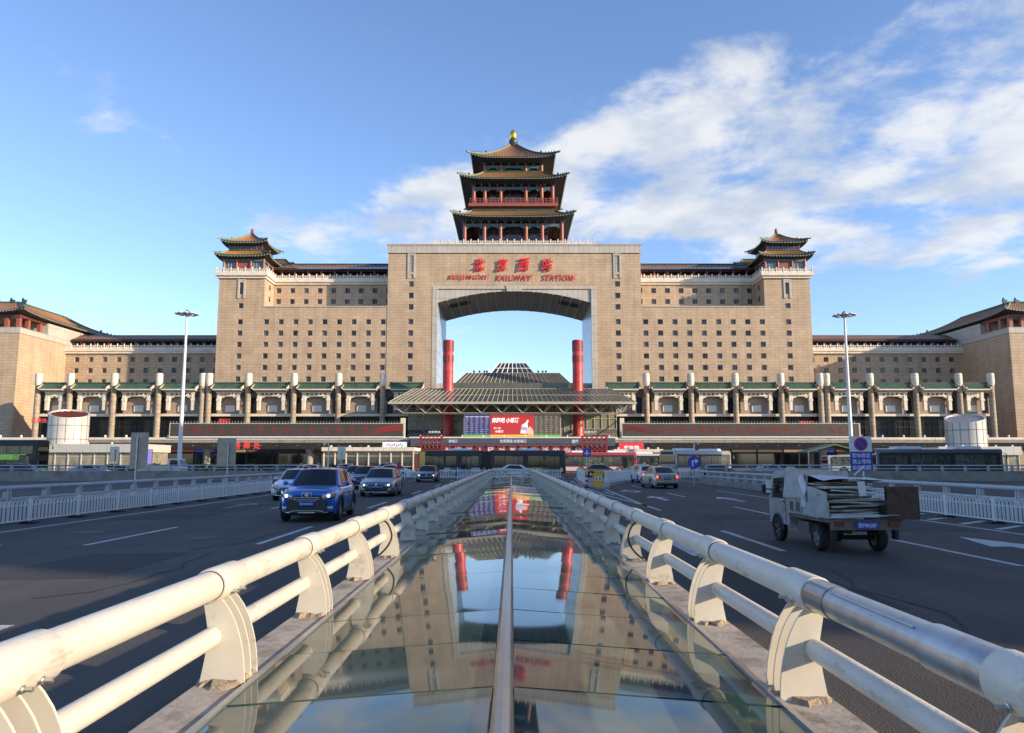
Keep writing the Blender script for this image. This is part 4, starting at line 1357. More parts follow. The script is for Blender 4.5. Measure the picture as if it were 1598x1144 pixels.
def podium(s):
    nm = SIDE[s]
    X = lambda b: XC + s * b
    p = thing('podium_hall', f'low brown departure hall with dark glazing along the {nm} half of the station', 'building', (X(80), YP, 0), group='departure halls')
    MB().box(X(27), X(127.4), YP, YP + 3.0, 14.2, 20.6).build('upper_wall', M['brown_wall'], p)
    MB().box(X(27), X(127.4), YP - 0.7, YP - 0.003, 13.7, 14.3).build('ledge', M['cream_stone'], p)
    MB().box(X(27), X(127.4), YP - 0.5, YP + 3.1, 20.6, 21.0).box(X(27), X(127.4), YP - 0.9, YP - 0.004, 18.9, 20.4).build('roof_beam', M['dark_stone'], p)
    MB().box(X(27), X(127.4), YP + 0.8, YP + 1.2, 6.9, 13.7).build('glazing', M['hall_glass'], p)
    mu = MB()
    for k in range(67):
        x = X(27.6 + 1.5 * k)
        mu.box(x - 0.05, x + 0.05, YP + 0.65, YP + 0.797, 6.9, 13.6)
    mu.box(X(27), X(127.4), YP + 0.66, YP + 0.796, 10.8, 10.95).box(X(27), X(127.4), YP + 0.66, YP + 0.796, 12.4, 12.5)
    mu.build('mullions', M['plastic'], p, kind='stuff')
    for b, w in BAYS:
        for sg_ in (-1, 1):
            xw = X(b) + sg_ * (w / 2 + 0.35)
            MB().box(xw - 0.75, xw + 0.75, YP - 0.08, YP - 0.004, 14.5, 18.7).build('dark_window', M['hall_glass'], p)
            mm = MB()
            for k in range(3):
                mm.box(xw - 0.75 + 0.72 * k, xw - 0.69 + 0.72 * k, YP - 0.14, YP - 0.083, 14.5, 18.7)
            mm.box(xw - 0.75, xw + 0.75, YP - 0.13, YP - 0.084, 16.4, 16.5)
            mm.build('window_bars', M['plastic'], p)
    # lower storey under the viaduct
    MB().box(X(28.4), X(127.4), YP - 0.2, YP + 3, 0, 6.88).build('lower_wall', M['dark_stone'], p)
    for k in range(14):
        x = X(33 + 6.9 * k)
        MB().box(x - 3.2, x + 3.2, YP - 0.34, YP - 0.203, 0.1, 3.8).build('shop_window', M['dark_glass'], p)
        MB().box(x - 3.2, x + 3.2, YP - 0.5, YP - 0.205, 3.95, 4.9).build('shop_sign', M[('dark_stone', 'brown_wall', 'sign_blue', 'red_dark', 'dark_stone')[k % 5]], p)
    # columns with carved white heads
    for i, b in enumerate(COLB):
        x = X(b)
        c = thing('stone_column', f'tall round stone column with a carved white head, {ORD[i]} from the entrance canopy on the {nm}', 'column', (x, YC, 6.9), group='columns along the halls')
        MB().lathe([(0.86, 6.9), (0.86, 7.6), (0.76, 7.7), (0.72, 21.6)], 18, (x, YC, 0)).build('shaft', M['col_stone'], c, 40)
        MB().lathe([(0.72, 21.6), (0.80, 21.7), (0.80, 22.0), (0.90, 22.15), (0.90, 24.75), (0.80, 24.8), (0.80, 25.0)], 18, (x, YC, 0)).build('head', M['cream_stone'], c, 40)
        rg = MB()
        for k in range(5):
            rg.lathe([(0.90, 22.45 + 0.48 * k), (0.96, 22.5 + 0.48 * k), (0.96, 22.66 + 0.48 * k), (0.90, 22.71 + 0.48 * k)], 18, (x, YC, 0), cap=False)
        rg.build('carved_bands', M['white_stone'], c, 40)
        MB().box(x - 0.35, x + 0.35, YC + 0.6, YP - 0.91, 18.9, 19.9).build('tie_beam', M['dark_stone'], c)
    for i, (b, w) in enumerate(BAYS):
        x = X(b)
        q = thing('ornamental_gateway', f'white ornamental gateway with a green tiled roof, {ORD[i]} from the centre on the {nm}', 'gateway', (x, YP - 1.6, 14.3), group='ornamental gateways')
        h = w / 2
        pw = h - 1.35
        for sg_ in (-1, 1):
            MB().box(x + sg_ * pw - 0.42, x + sg_ * pw + 0.42, YP - 1.9, YP - 1.15, 15.2, 20.0).box(x + sg_ * pw - 0.55, x + sg_ * pw + 0.55, YP - 2.0, YP - 1.1, 17.7, 18.2).build('pillar', M['cream_stone'], q)
            MB().prism([(x + sg_ * (pw - 0.42), 18.9), (x + sg_ * (pw - 1.7), 18.9), (x + sg_ * (pw - 1.5), 18.62), (x + sg_ * (pw - 0.9), 18.5), (x + sg_ * (pw - 0.42), 18.05)], YP - 1.7, YP - 1.3).build('bracket', M['cream_stone'], q)
        MB().box(x - pw - 0.42, x + pw + 0.42, YP - 1.8, YP - 1.2, 18.9, 19.25).build('lintel', M['cream_stone'], q)
        MB().box(x - pw - 0.7, x + pw + 0.7, YP - 1.82, YP - 1.2, 19.75, 20.1).build('head_beam', M['cream_stone'], q)
        MB().box(x - pw, x + pw, YP - 1.5, YP - 1.25, 19.25, 19.75).build('frieze', M['dark_stone'], q)
        n = 5 if w > 7 else 4
        for k in range(n + 1):
            xx = x - pw + 0.42 + (2 * pw - 0.84) * k / n
            MB().box(xx - 0.28, xx + 0.28, YP - 1.78, YP - 1.22, 19.25, 19.75).build('frieze_block', M['cream_stone'], q)
        n = int(2 * h / 0.34)
        ye, yr = YP - 3.7, YP - 1.7
        def fn(u, v):
            e = abs(2 * u - 1) ** 6
            return (x - h + 2 * h * u, ye + (yr - ye) * v, 20.75 + 1.55 * (0.6 * v + 0.4 * v * v) + 0.30 * e * (1 - v) + (0.06 if round(u * n) % 2 else 0))
        MB().grid(fn, n, 5).build('tile_roof', M['tile_green'], q)
        MB().prism([(ye, 20.72), (ye, 20.45), (YP - 0.9, 20.12), (YP - 0.9, 20.7), (yr, 21.5), ((ye + yr) / 2, 20.95)], x - h + 0.25, x + h - 0.25, 'x').build('roof_core', M['cream_stone'], q)
        for sg_ in (-1, 1):
            xe = x + sg_ * h
            MB().prism([(ye - 0.1, 20.75), (ye - 0.1, 21.2), (yr - 0.6, 21.9), (yr, 22.55), (YP - 1.0, 22.4), (YP - 0.95, 21.0), (yr, 21.6), (yr - 0.9, 20.9)], xe - 0.16, xe + 0.16, 'x').build('gable_board', M['cream_stone'], q)
            MB().prism([(ye - 0.2, 21.25), (ye - 0.25, 21.55), (yr - 0.6, 22.1), (yr, 22.8), (yr + 0.3, 22.7), (yr, 22.4)], xe - 0.2, xe + 0.2, 'x').build('gable_ridge', M['tile_dkgreen'], q)
        MB().box(x - h, x + h, yr - 0.16, yr + 0.16, 22.2, 22.62).build('ridge', M['tile_dkgreen'], q)
        MB().box(x - 1.25, x + 1.25, YP - 0.25, YP - 0.005, 14.9, 16.6).build('white_panel', M['white_stone'], q)


podium(-1)
podium(1)

# ---------------------------------------------------------------- viaduct in front of the halls
vd = thing('viaduct', 'long concrete departure viaduct running across in front of the station', 'viaduct', (XC, 192, 0))
for k in range(-7, 7):
    x0, x1 = XC + 25 * k, XC + 25 * (k + 1) - 0.06
    MB().prism([(183.6, 6.9), (183.6, 6.2), (186.6, 5.0), (187.2, 4.75), (198.0, 4.75), (201.0, 6.0), (201.0, 6.9)], x0, x1, 'x').build('deck_span', M['concrete'], vd)
    MB().box(x0, x1, 183.5, 183.85, 6.904, 7.45).build('parapet', M['cream_stone'], vd)
    for j in range(5):
        xx = x0 + 2.5 + 5 * j
        MB().box(xx - 0.14, xx + 0.14, 183.45, 183.9, 7.45, 8.0).build('parapet_lamp', M['white_paint'], vd)
    for yy in (188.5, 196.5):
        if abs(x0 - XC) > 20:
            MB().lathe([(0.85, 0), (0.85, 3.9), (1.15, 4.74)], 16, (x0, yy, 0)).build('pier', M['concrete'], vd, 40)
for k in range(40):                                   # downlights under the front edge
    MB().lathe([(0.22, 0), (0.30, 0.10), (0.12, 0.2)], 8, (XC - 97 + 5 * k, 184.9, 5.45)).build('downlight', M['white_paint'], vd)


# ---------------------------------------------------------------- LED banners on the viaduct edge
def led_banner(label, px0, px1, txt, swirl, dim):
    Y = 183.2
    xa, z1 = at(px0, 660.5, Y)
    xb, z0 = at(px1, 682, Y)
    b = thing('led_banner', label, 'banner', ((xa + xb) / 2, Y, z0), group='led banners on the viaduct')
    n = 12
    for k in range(n):
        MB().box(xa + (xb - xa) * k / n + 0.01, xa + (xb - xa) * (k + 1) / n - 0.01, Y, Y + 0.2, z0 + 0.15, z1 - 0.15).build('led_module', M['led_panel'], b)
    MB().box(xa - 0.2, xb + 0.2, Y - 0.06, Y + 0.25, z0 - 0.15, z0 + 0.14).build('bottom_frame', M['white_paint'], b)
    MB().box(xa - 0.2, xb + 0.2, Y - 0.06, Y + 0.25, z1 - 0.14, z1 + 0.02).build('top_frame', M['mullion'], b)
    for x in (xa, xb):
        MB().box(x - 0.2, x + 0.0 if x == xa else x + 0.2, Y - 0.06, Y + 0.25, z0 + 0.15, z1 - 0.15).build('side_frame', M['mullion'], b)
    sp_ = MB()
    for k in range(int((xb - xa) / 0.7)):
        sp_.box(xa + 0.7 * k - 0.03, xa + 0.7 * k + 0.03, Y + 0.05, Y + 0.11, z1 + 0.02, z1 + 0.5)
    sp_.build('top_spikes', M['mullion'], b, kind='stuff')
    w = (xb - xa)
    t0, t1 = (0.03, 0.86) if swirl > 0 else (0.13, 0.98)
    step = w * (t1 - t0) / len(txt)
    for i, ch in enumerate(txt):
        if ch == '、':
            me = MB().lathe([(0.16, -0.01), (0.16, 0.01)], 8, axis='y').mesh('lettering', M['led_dim'])
        else:
            me = fit_text(ch, 1.55, 1.7, M['led_red' if dim else 'led_dim'] if False else M['led_dim'], extrude=0.008)
        obj('lettering', me, b, loc=(xa + w * t0 + step * (i + 0.5), Y - 0.025, (z0 + z1) / 2))
    xe = xb if swirl > 0 else xa
    for k in range(5):
        pts = []
        for q in range(19):
            t = q / 18
            xx = xe - swirl * (0.2 + 8.2 * t)
            zz_ = z1 - 0.5 - (z1 - z0 - 1.0) * (t ** 1.6) * (0.55 + 0.13 * k) - 0.32 * k * (1 - t)
            pts.append((xx, Y - 0.02, max(z0 + 0.3, zz_)))
        MB().path(pts, [0.02 + 0.10 * math.sin(math.pi * min(1, q / 18 + 0.12)) * (1 if k % 2 else 0.5) for q in range(19)], 6).build('swirl', M['led_swirl' if swirl > 0 else 'led_dim'], b)


led_banner('long dark led banner left of the entrance with red Chinese slogan', 266, 630, '牢固树立以人民为中心的发展思想', 1, False)
led_banner('long dark led banner right of the entrance with red Chinese slogan', 971, 1342, '为实现中华民族伟大复兴的中国梦当先行、添光彩', -1, True)


# ---------------------------------------------------------------- entrance canopy
def glazed(parent, A, Bc, C, D, nu, nv, r=0.062, glass='canopy_glass', bars='mullion'):
    A, Bc, C, D = map(Vector, (A, Bc, C, D))
    f = lambda u, v: A.lerp(Bc, u).lerp(D.lerp(C, u), v)
    MB().quad(A, Bc, C, D).build('glazing', M[glass], parent)
    nrm = (Bc - A).cross(D - A).normalized() * 0.05
    if nrm.y > 0:
        nrm = -nrm
    mb = MB()
    for i in range(nu + 1):
        mb.path([f(i / nu, 0) + nrm, f(i / nu, 1) + nrm], r, 4)
    for j in range(nv + 1):
        mb.path([f(0, j / nv) + nrm, f(1, j / nv) + nrm], r * 1.1, 4)
    mb.build('glazing_bars', M[bars], parent, kind='stuff')


cn_ = thing('entrance_canopy', 'stepped glass entrance canopy with cream bars on steel trusses', 'canopy', (XC, 190, 6.9))
xo = XC - 0.6
glazed(cn_, (xo - 29.6, 184, 15.9), (xo + 29.6, 184, 15.9), (xo + 25.4, 197, 20.3), (xo - 25.4, 197, 20.3), 48, 2)
for s in (-1, 1):
    glazed(cn_, (xo + s * 29.6, 184, 15.9), (xo + s * 29.6, 204, 15.9), (xo + s * 25.4, 204, 20.3), (xo + s * 25.4, 197, 20.3), 10, 2)
MB().box(xo - 29.8, xo + 29.8, 183.75, 184.0, 15.45, 15.85).build('eave_beam', M['mullion'], cn_)
MB().box(xo - 25.4, xo + 25.4, 197.0, 205, 20.1, 20.28).build('flat_roof', M['dark_stone'], cn_)
MB().box(xo - 16.4, xo + 16.4, 198.4, 204, 20.3, 22.0).build('upstand', M['canopy_glass'], cn_)
glazed(cn_, (xo - 16.4, 198.3, 20.3), (xo + 16.4, 198.3, 20.3), (xo + 15.2, 200, 22.0), (xo - 15.2, 200, 22.0), 30, 1, 0.07)
glazed(cn_, (xo - 15.2, 200.2, 22.0), (xo + 15.2, 200.2, 22.0), (xo + 12.6, 206, 25.4), (xo - 12.6, 206, 25.4), 26, 1, 0.07)
for s in (-1, 1):
    glazed(cn_, (xo + s * 15.2, 200.2, 22.0), (xo + s * 15.2, 212, 22.0), (xo + s * 12.6, 212, 25.4), (xo + s * 12.6, 206, 25.4), 6, 1, 0.07)
MB().box(xo - 12.6, xo + 12.6, 206, 218, 25.2, 25.38).build('flat_roof', M['dark_stone'], cn_)
glazed(cn_, (xo - 6.0, 207.5, 25.4), (xo + 6.0, 207.5, 25.4), (xo + 3.7, 210, 28.6), (xo - 3.7, 210, 28.6), 8, 2, 0.12, 'dark_glass', 'white_paint')
for s in (-1, 1):
    glazed(cn_, (xo + s * 6.0, 207.5, 25.4), (xo + s * 6.0, 216, 25.4), (xo + s * 3.7, 214, 28.6), (xo + s * 3.7, 210, 28.6), 4, 2, 0.12, 'dark_glass', 'white_paint')
for dx in (-10.4, -8.9, -7.6, -6.9, 7.0, 8.2, 9.1):
    MB().lathe([(0.22, 0), (0.22, 0.5), (0.34, 0.6), (0.2, 0.85)], 8, (xo + dx, 207.0, 25.38)).build('roof_vent', M['plastic'], cn_)
# space frame below
tr = MB()
nodes = [-26.5, -21, -17.2, -12.5, -7.5, -2.5, 2.5, 7.5, 12.5, 17.2, 21, 26.5]
for Y0 in (185.2, 190.5):
    for i, nx in enumerate(nodes):
        for dx in (-2.6, 2.6):
            for dy in (-1.0, 2.6):
                z = 15.6 + max(0, (Y0 + dy - 184)) * 0.33
                tr.path([(xo + nx, Y0 + 0.8, 13.4), (xo + nx + dx, Y0 + dy, z)], 0.075, 5)
    tr.path([(xo + nodes[0], Y0 + 0.8, 13.4), (xo + nodes[-1], Y0 + 0.8, 13.4)], 0.09, 5)
    tr.path([(xo - 29, Y0 - 0.2, 15.7), (xo + 29, Y0 - 0.2, 15.7)], 0.09, 5)
for nx in nodes:
    tr.path([(xo + nx, 186, 13.4), (xo + nx, 191.3, 13.4)], 0.075, 5)
for s in (-1, 1):
    tr.path([(xo + s * 29.3, 184.3, 15.5), (xo + s * 26.5, 186, 13.4)], 0.08, 5)
tr.build('space_frame', M['mullion'], cn_, 40, kind='stuff')
for px in (700, 901):
    x, z = at(px, 531, 196)
    sd = 'left' if px < 800 else 'right'
    c = thing('red_column', f'tall round red column piercing the {sd} part of the glass canopy', 'column', (x, 196, 0), group='red canopy columns')
    r = 1.33
    MB().lathe([(r, 0), (r, z - 0.15), (r - 0.1, z)], 28, (x, 196, 0)).build('shaft', M['red_col'], c, 40)
    for z0, z1 in ((z - 2.9, z - 0.25), (z - 5.6, z - 4.0)):
        for k in range(16):
            a = 2 * math.pi * (k + 0.5) / 16
            q = MB().box(-0.13, 0.13, -0.05, 0.03, z0, z1)
            q.build('flute', M['red_dark'], c, loc=(x + r * math.cos(a), 196 + r * math.sin(a), 0)).rotation_euler = (0, 0, a + R(90))
    for zb in (z - 3.0, z - 5.8, z - 8.5, z - 11.0):
        MB().lathe([(r, 0), (r + 0.03, 0.02), (r + 0.03, 0.1), (r, 0.12)], 28, (x, 196, zb), cap=False).build('ring', M['red_dark'], c)

# concourse front behind the canopy
cf = thing('concourse_front', 'pale glazed concourse front behind the canopy and its screen', 'building', (XC, 203, 0))
MB().box(xo - 27.5, xo + 27.5, 203.4, 203.8, 6.9, 17.5).build('glazing', pm('greenish pale glazing', (0.21, 0.225, 0.165), 0.25, var=0.3, scale=0.4), cf)
MB().box(xo - 27.5, xo + 27.5, 203.4, 220, 0, 6.88).build('lower_wall', M['dark_stone'], cf)
mu = MB()
for k in range(29):
    x = xo - 27.5 + 55 * k / 28
    mu.box(x - 0.08, x + 0.08, 203.2, 203.397, 6.9, 17.5)
for z in (10.2, 12.9, 15.6):
    mu.box(xo - 27.5, xo + 27.5, 203.22, 203.396, z, z + 0.14)
mu.build('mullions', M['mullion'], cf, kind='stuff')
for s in (-1, 1):
    MB().box(xo + s * 15.5, xo + s * 27.5, 202.4, 203.1, 8.9, 10.0).build('name_board', M['dark_stone'], cf)
    obj('lettering', fit_text('北京西站' if s < 0 else '出发大厅', 3.2, 0.62, M['white_led']), cf, loc=(xo + s * 20.5, 202.36, 9.45))
    tk = MB()
    for k in range(36):
        tk.box(xo + s * (14.8 + 0.34 * k) - 0.03, xo + s * (14.8 + 0.34 * k) + 0.03, 200.6, 200.68, 6.9, 8.9)
    tk.box(xo + s * 14.7, xo + s * 27, 200.58, 200.70, 8.8, 8.9)
    tk.build('security_railing', M['mullion'], cf, kind='stuff')
    # raking black stair braces and pale end pier
    MB().path([(xo + s * 19.2, 188.5, 7.2), (xo + s * 25.8, 188.5, 11.6)], 0.12, 6).build('stair_rail', M['plastic'], cf)
    MB().box(xo + s * 26.0, xo + s * 27.0, 186, 187.2, 6.9, 12.2).build('pier', M['cream_stone'], cf)

# ---------------------------------------------------------------- departures screen
Y = 187.4
xa, z1 = at(724, 646, Y)
xb, z0 = at(875.5, 682, Y)
ds = thing('video_screen', 'big lit video screen with a red advertisement between two timetables', 'screen', ((xa + xb) / 2, Y, 6.9))
W = xb - xa
fr = MB().box(xa, xb, Y + 0.02, Y + 0.5, z0, z1)
fr.build('casing', M['mullion'], ds)
MB().box(xa + 2, xa + 3, Y + 0.1, Y + 0.45, 6.9, z0).box(xb - 3, xb - 2, Y + 0.1, Y + 0.45, 6.9, z0).build('feet', M['mullion'], ds)
c1, c2 = xa + W * 0.272, xa + W * 0.722
gz = z0 + (z1 - z0) * 0.10
MB().box(xa + 0.2, c1, Y - 0.02, Y + 0.015, gz, z1 - 0.2).build('timetable', emit('timetable blue', (0.026, 0.020, 0.075), 1.0), ds)
MB().box(c2, xb - 0.2, Y - 0.02, Y + 0.015, gz, z1 - 0.2).build('timetable', emit('timetable brown', (0.060, 0.040, 0.028), 1.0), ds)
MB().box(xa + 0.2, c1, Y - 0.02, Y + 0.015, z0 + 0.12, gz - 0.004).box(c2, xb - 0.2, Y - 0.02, Y + 0.015, z0 + 0.12, gz - 0.004).build('ticker', emit('ticker green', (0.08, 0.35, 0.06), 0.9), ds)
MB().box(c1 + 0.004, c2 - 0.004, Y - 0.03, Y + 0.014, z0 + 0.12, z1 - 0.2).build('advert', emit('advert red', (0.55, 0.02, 0.025), 0.6), ds)
for (a, b, mt) in ((xa + 0.3, c1 - 0.1, emit('timetable text', (0.45, 0.45, 0.80), 0.45)), (c2 + 0.1, xb - 0.3, emit('timetable text amber', (0.45, 0.42, 0.36), 0.4))):
    rw = MB()
    for r_ in range(10):
        z = gz + 0.2 + (z1 - gz - 0.6) * r_ / 9.6
        for c in range(5):
            x = a + (b - a) * (c + 0.08) / 5
            rw.box(x, x + (b - a) * 0.2 * rnd.uniform(0.35, 0.65), Y - 0.034, Y - 0.022, z, z + 0.17)
    rw.build('timetable_rows', mt, ds, kind='stuff')
hd = MB()
hd.box(xa + 0.3, c1 - 0.2, Y - 0.03, Y - 0.021, z1 - 0.75, z1 - 0.68)
hd.build('header_line', M['white_led'], ds)
aw = emit('advert white', (0.9, 0.88, 0.86), 0.9)
obj('lettering', fit_text('奔跑吧 小郎酒', 6.6, 1.3, aw, extrude=0.006, offset=0.02, shear=0.15), ds, loc=((c1 + c2) / 2 - 1.6, Y - 0.045, z1 - 1.55))
obj('lettering', fit_text('小郎酒', 2.1, 0.62, aw, extrude=0.006, offset=0.02), ds, loc=(c1 + 2.2, Y - 0.045, z0 + 1.35))
obj('lettering', fit_text('新小瓶', 1.7, 0.45, aw, extrude=0.006), ds, loc=(c1 + 1.7, Y - 0.045, z0 + 2.15))
bx_ = c2 - 2.2
MB().prism([(bx_ - 1.1, z0 + 0.9), (bx_ + 0.2, z0 + 0.75), (bx_ + 0.75, z0 + 2.3), (bx_ + 0.65, z0 + 3.2), (bx_ + 0.95, z0 + 4.0), (bx_ + 0.6, z0 + 4.2), (bx_ + 0.15, z0 + 3.5), (bx_ - 0.75, z0 + 2.9)], Y - 0.044, Y - 0.032).build('bottle', emit('advert bottle', (0.85, 0.70, 0.55), 0.8), ds)
MB().prism([(bx_ - 0.95, z0 + 1.7), (bx_ + 0.45, z0 + 1.5), (bx_ + 0.62, z0 + 2.3), (bx_ - 0.78, z0 + 2.55)], Y - 0.056, Y - 0.046).build('bottle_label', emit('advert label', (0.30, 0.30, 0.62), 0.8), ds)
MB().prism([(c2 - 0.1, z0 + 0.6), (c2 - 0.1, z0 + 1.5), (bx_ + 1.3, z0 + 2.6), (bx_ + 0.55, z0 + 2.0), (bx_ + 0.1, z0 + 0.95), (bx_ + 1.0, z0 + 0.62)], Y - 0.062, Y - 0.05).build('hand', emit('advert hand', (0.75, 0.42, 0.30), 0.8), ds)
MB().box(c1 + 0.05, c2 - 0.05, Y - 0.05, Y - 0.032, z0 + 0.14, z0 + 0.55).build('advert_strip', emit('advert yellow', (0.85, 0.42, 0.03), 0.8), ds)

# ---------------------------------------------------------------- slogan hoarding and fascia in front of the entrance
Y = 183.0
xa, z1 = at(641, 684, Y)
xb, z0 = at(960, 696, Y)
fs = thing('name_fascia', 'slate blue fascia with small white lettering on the viaduct below the screen', 'sign', ((xa + xb) / 2, Y, z0))
MB().box(xa, xb, Y - 0.2, Y + 0.3, z0, z1).build('panel', pm('slate panel', (0.075, 0.085, 0.12), 0.5, var=0.1), fs)
MB().box(xa - 0.3, xb + 0.3, Y - 0.4, Y + 0.35, z1 + 0.004, z1 + 0.35).build('ledge', M['cream_stone'], fs)
obj('lettering', fit_text('北京西站·北进站口', 6.2, 0.75, M['white_led']), fs, loc=((xa + xb) / 2, Y - 0.23, z1 - 0.65))
obj('lettering', fit_text('进站口', 2.0, 0.7, M['white_led']), fs, loc=(xa + 10, Y - 0.23, z1 - 0.65))
obj('lettering', fit_text('西厅', 1.5, 0.8, M['white_led']), fs, loc=(xb - 9.5, Y - 0.23, z1 - 0.8))
kp = MB()
for k in range(60):
    x = xa + 1 + (xb - xa - 2) * k / 60
    kp.box(x, x + 0.45, Y - 0.26, Y - 0.205, z0 + 0.3 + (0.3 if k % 2 else 0), z0 + 0.42 + (0.3 if k % 2 else 0))
    kp.box(x + 0.39, x + 0.45, Y - 0.26, Y - 0.205, z0 + 0.3, z0 + 0.72)
kp.build('fret_border', M['red_dark'], fs, kind='stuff')

Y = 175.0
hz = thing('slogan_hoarding', 'dark red hoarding of discs with a white Chinese slogan behind the articulated bus', 'hoarding', (XC, Y, 0))
hr = pm('hoarding red', (0.20, 0.018, 0.022), 0.5, var=0.12)
txt = '永远把人民对美好生活的向往'
pxs = [698 + (902 - 698) * i / 12 for i in range(13)]
for px, ch in zip(pxs, txt):
    x, z = at(px, 703.5, Y)
    MB().lathe([(1.28, -0.08), (1.28, 0.08)], 26, (x, Y, z), 'y').build('disc', hr, hz, 40)
    obj('lettering', fit_text(ch, 1.45, 1.45, M['sign_white'], extrude=0.01, offset=0.012), hz, loc=(x, Y - 0.1, z))
xa, xb = at(690, 700, Y)[0], at(910, 700, Y)[0]
MB().box(xa, xb, Y + 0.1, Y + 0.3, 0, at(700, 702.5, Y)[1]).build('backing', hr, hz)
for a, b in ((655, 691), (907, 948)):
    x0, z1 = at(a, 680, Y - 1)
    x1 = at(b, 680, Y - 1)[0]
    lt = MB()
    lt.box(x0, x0 + 0.5, Y - 1, Y - 0.8, 0, z1).box(x1 - 0.5, x1, Y - 1, Y - 0.8, 0, z1)
    for k in range(7):
        for j in range(5):
            cx = x0 + 0.75 + (x1 - x0 - 1.5) * j / 4
            cz = 0.8 + (z1 - 1.2) * k / 6
            rr = 0.46
            lt.path([(cx + rr * math.cos(q * math.pi / 5), Y - 0.9, cz + rr * math.sin(q * math.pi / 5)) for q in range(11)], 0.10, 4, cap=False)
    lt.box(x0, x1, Y - 0.98, Y - 0.82, z1 - 0.25, z1).box(x0, x1, Y - 0.98, Y - 0.82, z1 * 0.55, z1 * 0.55 + 0.25)
    lt.build('lattice_screen', hr, hz, kind='stuff')


# ---------------------------------------------------------------- low buildings and vent drums of the forecourt
M['panel_white'] = pm('white metal cladding', (0.50, 0.485, 0.44), 0.4, 0.05, var=0.06, scale=0.4, stain=((0.40, 0.37, 0.32), 0.5, 0.6, 0.85))
M['shop_glass'] = pm('lit shop glazing', (0.25, 0.23, 0.17), 0.2, var=0.45, scale=0.5)


def drum(label, px, Y, ptop, tilt):
    x, zt = at(px, ptop, Y)
    r = 28.5 * Y / FPX
    d = thing('vent_drum', label, 'ventilation tower', (x, Y, 0), group='vent drums on the forecourt')
    n = 40
    top = lambda q: zt - 1.0 + 0.95 * math.sin(q) + tilt * math.cos(q)
    mb = MB()
    for i in range(n):
        q = 2 * math.pi * i / n
        mb.v += [(x + r * math.cos(q), Y + r * math.sin(q), 0), (x + r * math.cos(q), Y + r * math.sin(q), top(q)), (x + (r - 0.35) * math.cos(q), Y + (r - 0.35) * math.sin(q), top(q)), (x + (r - 0.35) * math.cos(q), Y + (r - 0.35) * math.sin(q), top(q) - 2.5)]
    for i in range(n):
        a, b = i * 4, ((i + 1) % n) * 4
        for k in range(3):
            mb.f.append((a + k, b + k, b + k + 1, a + k + 1))
    mb.build('shell', M['panel_white'], d, 50)
    sm = MB()
    for k in range(16):
        q = 2 * math.pi * k / 16
        sm.path([(x + r * math.cos(q), Y + r * math.sin(q), 0), (x + r * math.cos(q), Y + r * math.sin(q), top(q) - 0.1)], 0.06, 4)
    for z in (zt - 9.5, zt - 6.6, zt - 3.7):
        sm.path([(x + r * math.cos(6.2832 * k / 40), Y + r * math.sin(6.2832 * k / 40), z) for k in range(41)], 0.06, 4)
    sm.build('panel_seams', M['dark_stone'], d, kind='stuff')
    gr = MB()
    for k in range(-4, 5):
        w = math.sqrt(max(0.1, (r - 0.4) ** 2 - (k * r / 5) ** 2))
        yy = k * r / 5
        zc = zt - 1.3 + 0.95 * yy / r
        gr.path([(x - w, Y + yy, zc - tilt * w / r), (x + w, Y + yy, zc + tilt * w / r)], 0.13, 5)
        gr.path([(x + yy, Y - w, zt - 1.4 - 0.95 * w / r + tilt * yy / r), (x + yy, Y + w, zt - 1.4 + 0.95 * w / r + tilt * yy / r)], 0.10, 5)
    gr.build('grille', M['red_dark'] if tilt < 0 else M['galv'], d, kind='stuff')
    MB().lathe([(r - 0.4, 0), (r - 0.4, 0.1)], 24, (x, Y, zt - 5.2)).build('inner_floor', M['rubber'], d)


drum('white panelled vent drum with a slanted open top on the left forecourt', 109, 166, 638, -0.5)
drum('white panelled vent drum with a slanted open top on the right forecourt', 1505, 166, 645, 0.5)


def low_building(label, px0, px1, Y, pt, pf, n, mat='panel_white', glass='shop_glass', depth=10, ztop_l=None):
    xa, z1 = at(px0, pt, Y)
    xb, zf = at(px1, pf, Y)
    b = thing('low_pavilion', label, 'building', ((xa + xb) / 2, Y, 0), group='low forecourt buildings')
    nf = max(3, int((xb - xa) / 1.6))
    for k in range(nf):
        a, c = xa + (xb - xa) * k / nf, xa + (xb - xa) * (k + 1) / nf
        MB().box(a + 0.02, c - 0.02, Y - 0.6, Y - 0.4, zf, z1).build('fascia_panel', M[mat], b)
    MB().box(xa, xb, Y - 0.38, Y + depth, zf + 0.05, z1 - 0.05).build('roof', M[mat], b)
    MB().box(xa + 0.3, xb - 0.3, Y + 0.1, Y + depth - 0.5, 0, zf + 0.04).build('glazing', M[glass], b)
    for k in range(n + 1):
        x = xa + 0.3 + (xb - xa - 0.6) * k / n
        MB().box(x - 0.10, x + 0.10, Y - 0.1, Y + 0.09, 0, zf + 0.03).build('post', M[mat], b)
    for z in (0.9, zf * 0.75):
        MB().box(xa + 0.3, xb - 0.3, Y + 0.0, Y + 0.085, z, z + 0.09).build('transom', M['mullion'], b)
    for k in range(5):
        x = xa + (xb - xa) * (k + 0.5) / 5
        MB().box(x - 0.15, x + 0.15, Y - 0.5, Y - 0.2, z1, z1 + 0.3).build('roof_lamp', M['white_paint'], b)
    return b


low_building('long low white glazed building below the left vent drum', 44, 232, 156, 693, 706, 9)
low_building('long low white glazed building below the right vent drum', 1462, 1592, 156, 697, 710, 7)
low_building('cream flat-roofed bus shelter left of the slogan hoarding', 503, 648, 132, 698, 704, 8, 'cream_stone', 'dark_glass', 8)
low_building('cream flat-roofed bus shelter right of the slogan hoarding', 957, 1034, 132, 701, 706, 4, 'cream_stone', 'dark_glass', 8)


